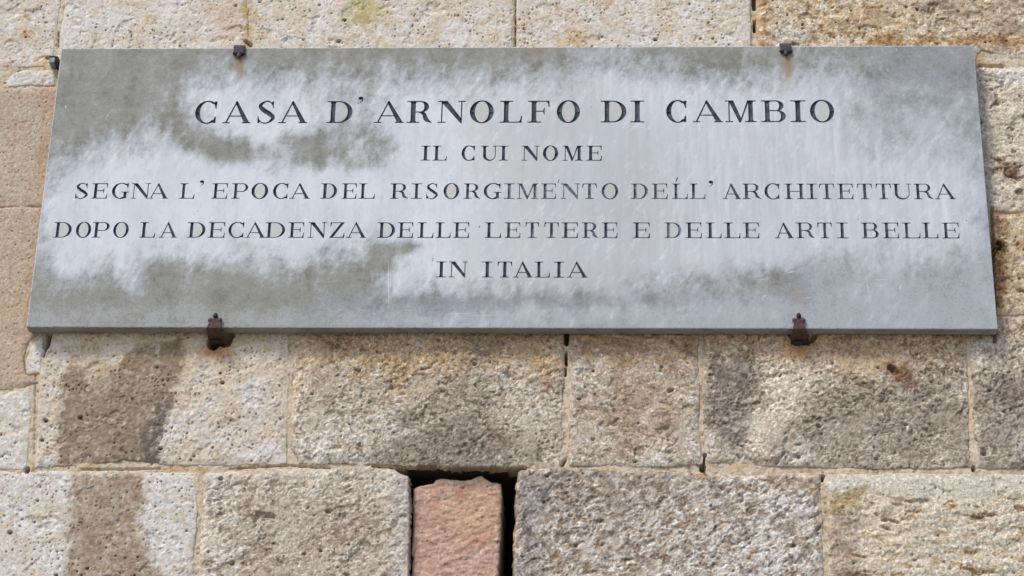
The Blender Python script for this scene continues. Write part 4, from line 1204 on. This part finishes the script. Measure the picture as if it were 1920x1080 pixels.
foot_clamp(403, 'rusty iron clamp with straight sides on the left of the tablet lower edge', wide=1.05)
foot_clamp(1498, 'rusty iron clamp with a narrow waist on the right of the tablet lower edge', wide=.92)

def head_clamp(u, vtop, label):
    zt = PL_H / 2; cx = px_x(u, 90)
    t = thing('iron_clamp', label, 'clamp', (cx, 0, zt), 'iron clamps holding the tablet')
    L = lambda v: [(a - cx, b_, c_ - zt) for a, b_, c_ in v]
    z1 = px_z(u, vtop + 14, -.004)
    path = [(.050, zt + .0045), (.012, zt + .0045), (-.001, zt + .0040), (-.0050, zt - .0005), (-.0048, z1 + .003), (-.0045, z1 - .004)]
    v, f = strap(path, [.023, .024, .0245, .0245, .024, .016], .0050, cx)
    py_mesh('strap', L(v), f, M_IRON_DARK, t, .0010)
    v, f = lump(cx - .0085, -.0048, z1 - .0045, .0058, .0036, .0050, 5)
    v2, f2 = lump(cx + .0085, -.0048, z1 - .0045, .0058, .0036, .0050, 6)
    n0 = len(v); v += v2; f += [tuple(i + n0 for i in q) for q in f2]
    py_mesh('side_lobe', L(v), f, M_IRON_BLACK, t, smooth=True)
    v, f = lump(cx, -.0048, z1 - .0095, .0052, .0038, .0072, 7)
    py_mesh('tip', L(v), f, M_IRON_DARK, t, smooth=True)
    return t

head_clamp(449.5, 83, 'dark violet clamp on the tablet upper edge, above the word CASA')
head_clamp(1472.5, 79, 'dark violet clamp on the tablet upper edge, above the word CAMBIO')

# square bar end left of the tablet
bx, bz = float(on_wall(97.5, 112.5, .012)[0]), float(on_wall(97.5, 112.5, .012)[1])
t = thing('iron_peg', 'square grey iron peg in the wall beside the upper left corner of the tablet', 'peg', (bx, .03, bz))
v, f = slab(-.018, .030, -.0068, .0068, -.0070, .0070)
py_mesh('bar', v, f, M_IRON_GREY, t, .0018)
v, f = strap([(-.014, .0115), (.010, .0115)], [.017, .017], .004, -.001)
v2, f2 = slab(-.013, .020, .0078, .0115, -.013, .013)
n0 = len(v); v += v2; f += [tuple(i + n0 for i in q) for q in f2]
py_mesh('collar', v, f, M_IRON_BLACK, t, .001)

# nail driven into the joint below the tablet: it sticks straight out, slightly drooping
nx_, nz_ = float(on_wall(1318, 879, .03)[0]), float(on_wall(1318, 879, .03)[1])
t = thing('nail', 'thin rusty nail sticking out of the joint above the chiselled grey block', 'nail', (nx_, .045, nz_))
def tube(p0, p1, r0, r1, seg=8):
    p0, p1 = Vector(p0), Vector(p1); d = (p1 - p0).normalized(); a = d.orthogonal().normalized(); b_ = d.cross(a)
    v = [tuple(p + (a * math.cos(k) + b_ * math.sin(k)) * r) for p, r in ((p0, r0), (p1, r1)) for k in [2 * math.pi * i / seg for i in range(seg)]]
    f = [(i, (i + 1) % seg, (i + 1) % seg + seg, i + seg) for i in range(seg)] + [tuple(range(seg))[::-1], tuple(range(seg, 2 * seg))]
    return v, f
v, f = tube((0, 0, 0), (.0005, -.082, .003), .0030, .0024)
py_mesh('shank', v, f, M_IRON_RUST, t, smooth=True)
v, f = tube((.0005, -.081, .003), (.0005, -.086, .0032), .0050, .0048, 10)
py_mesh('head', v, f, M_IRON_DARK, t, .0008)
print('built', len(bpy.data.objects), 'objects')
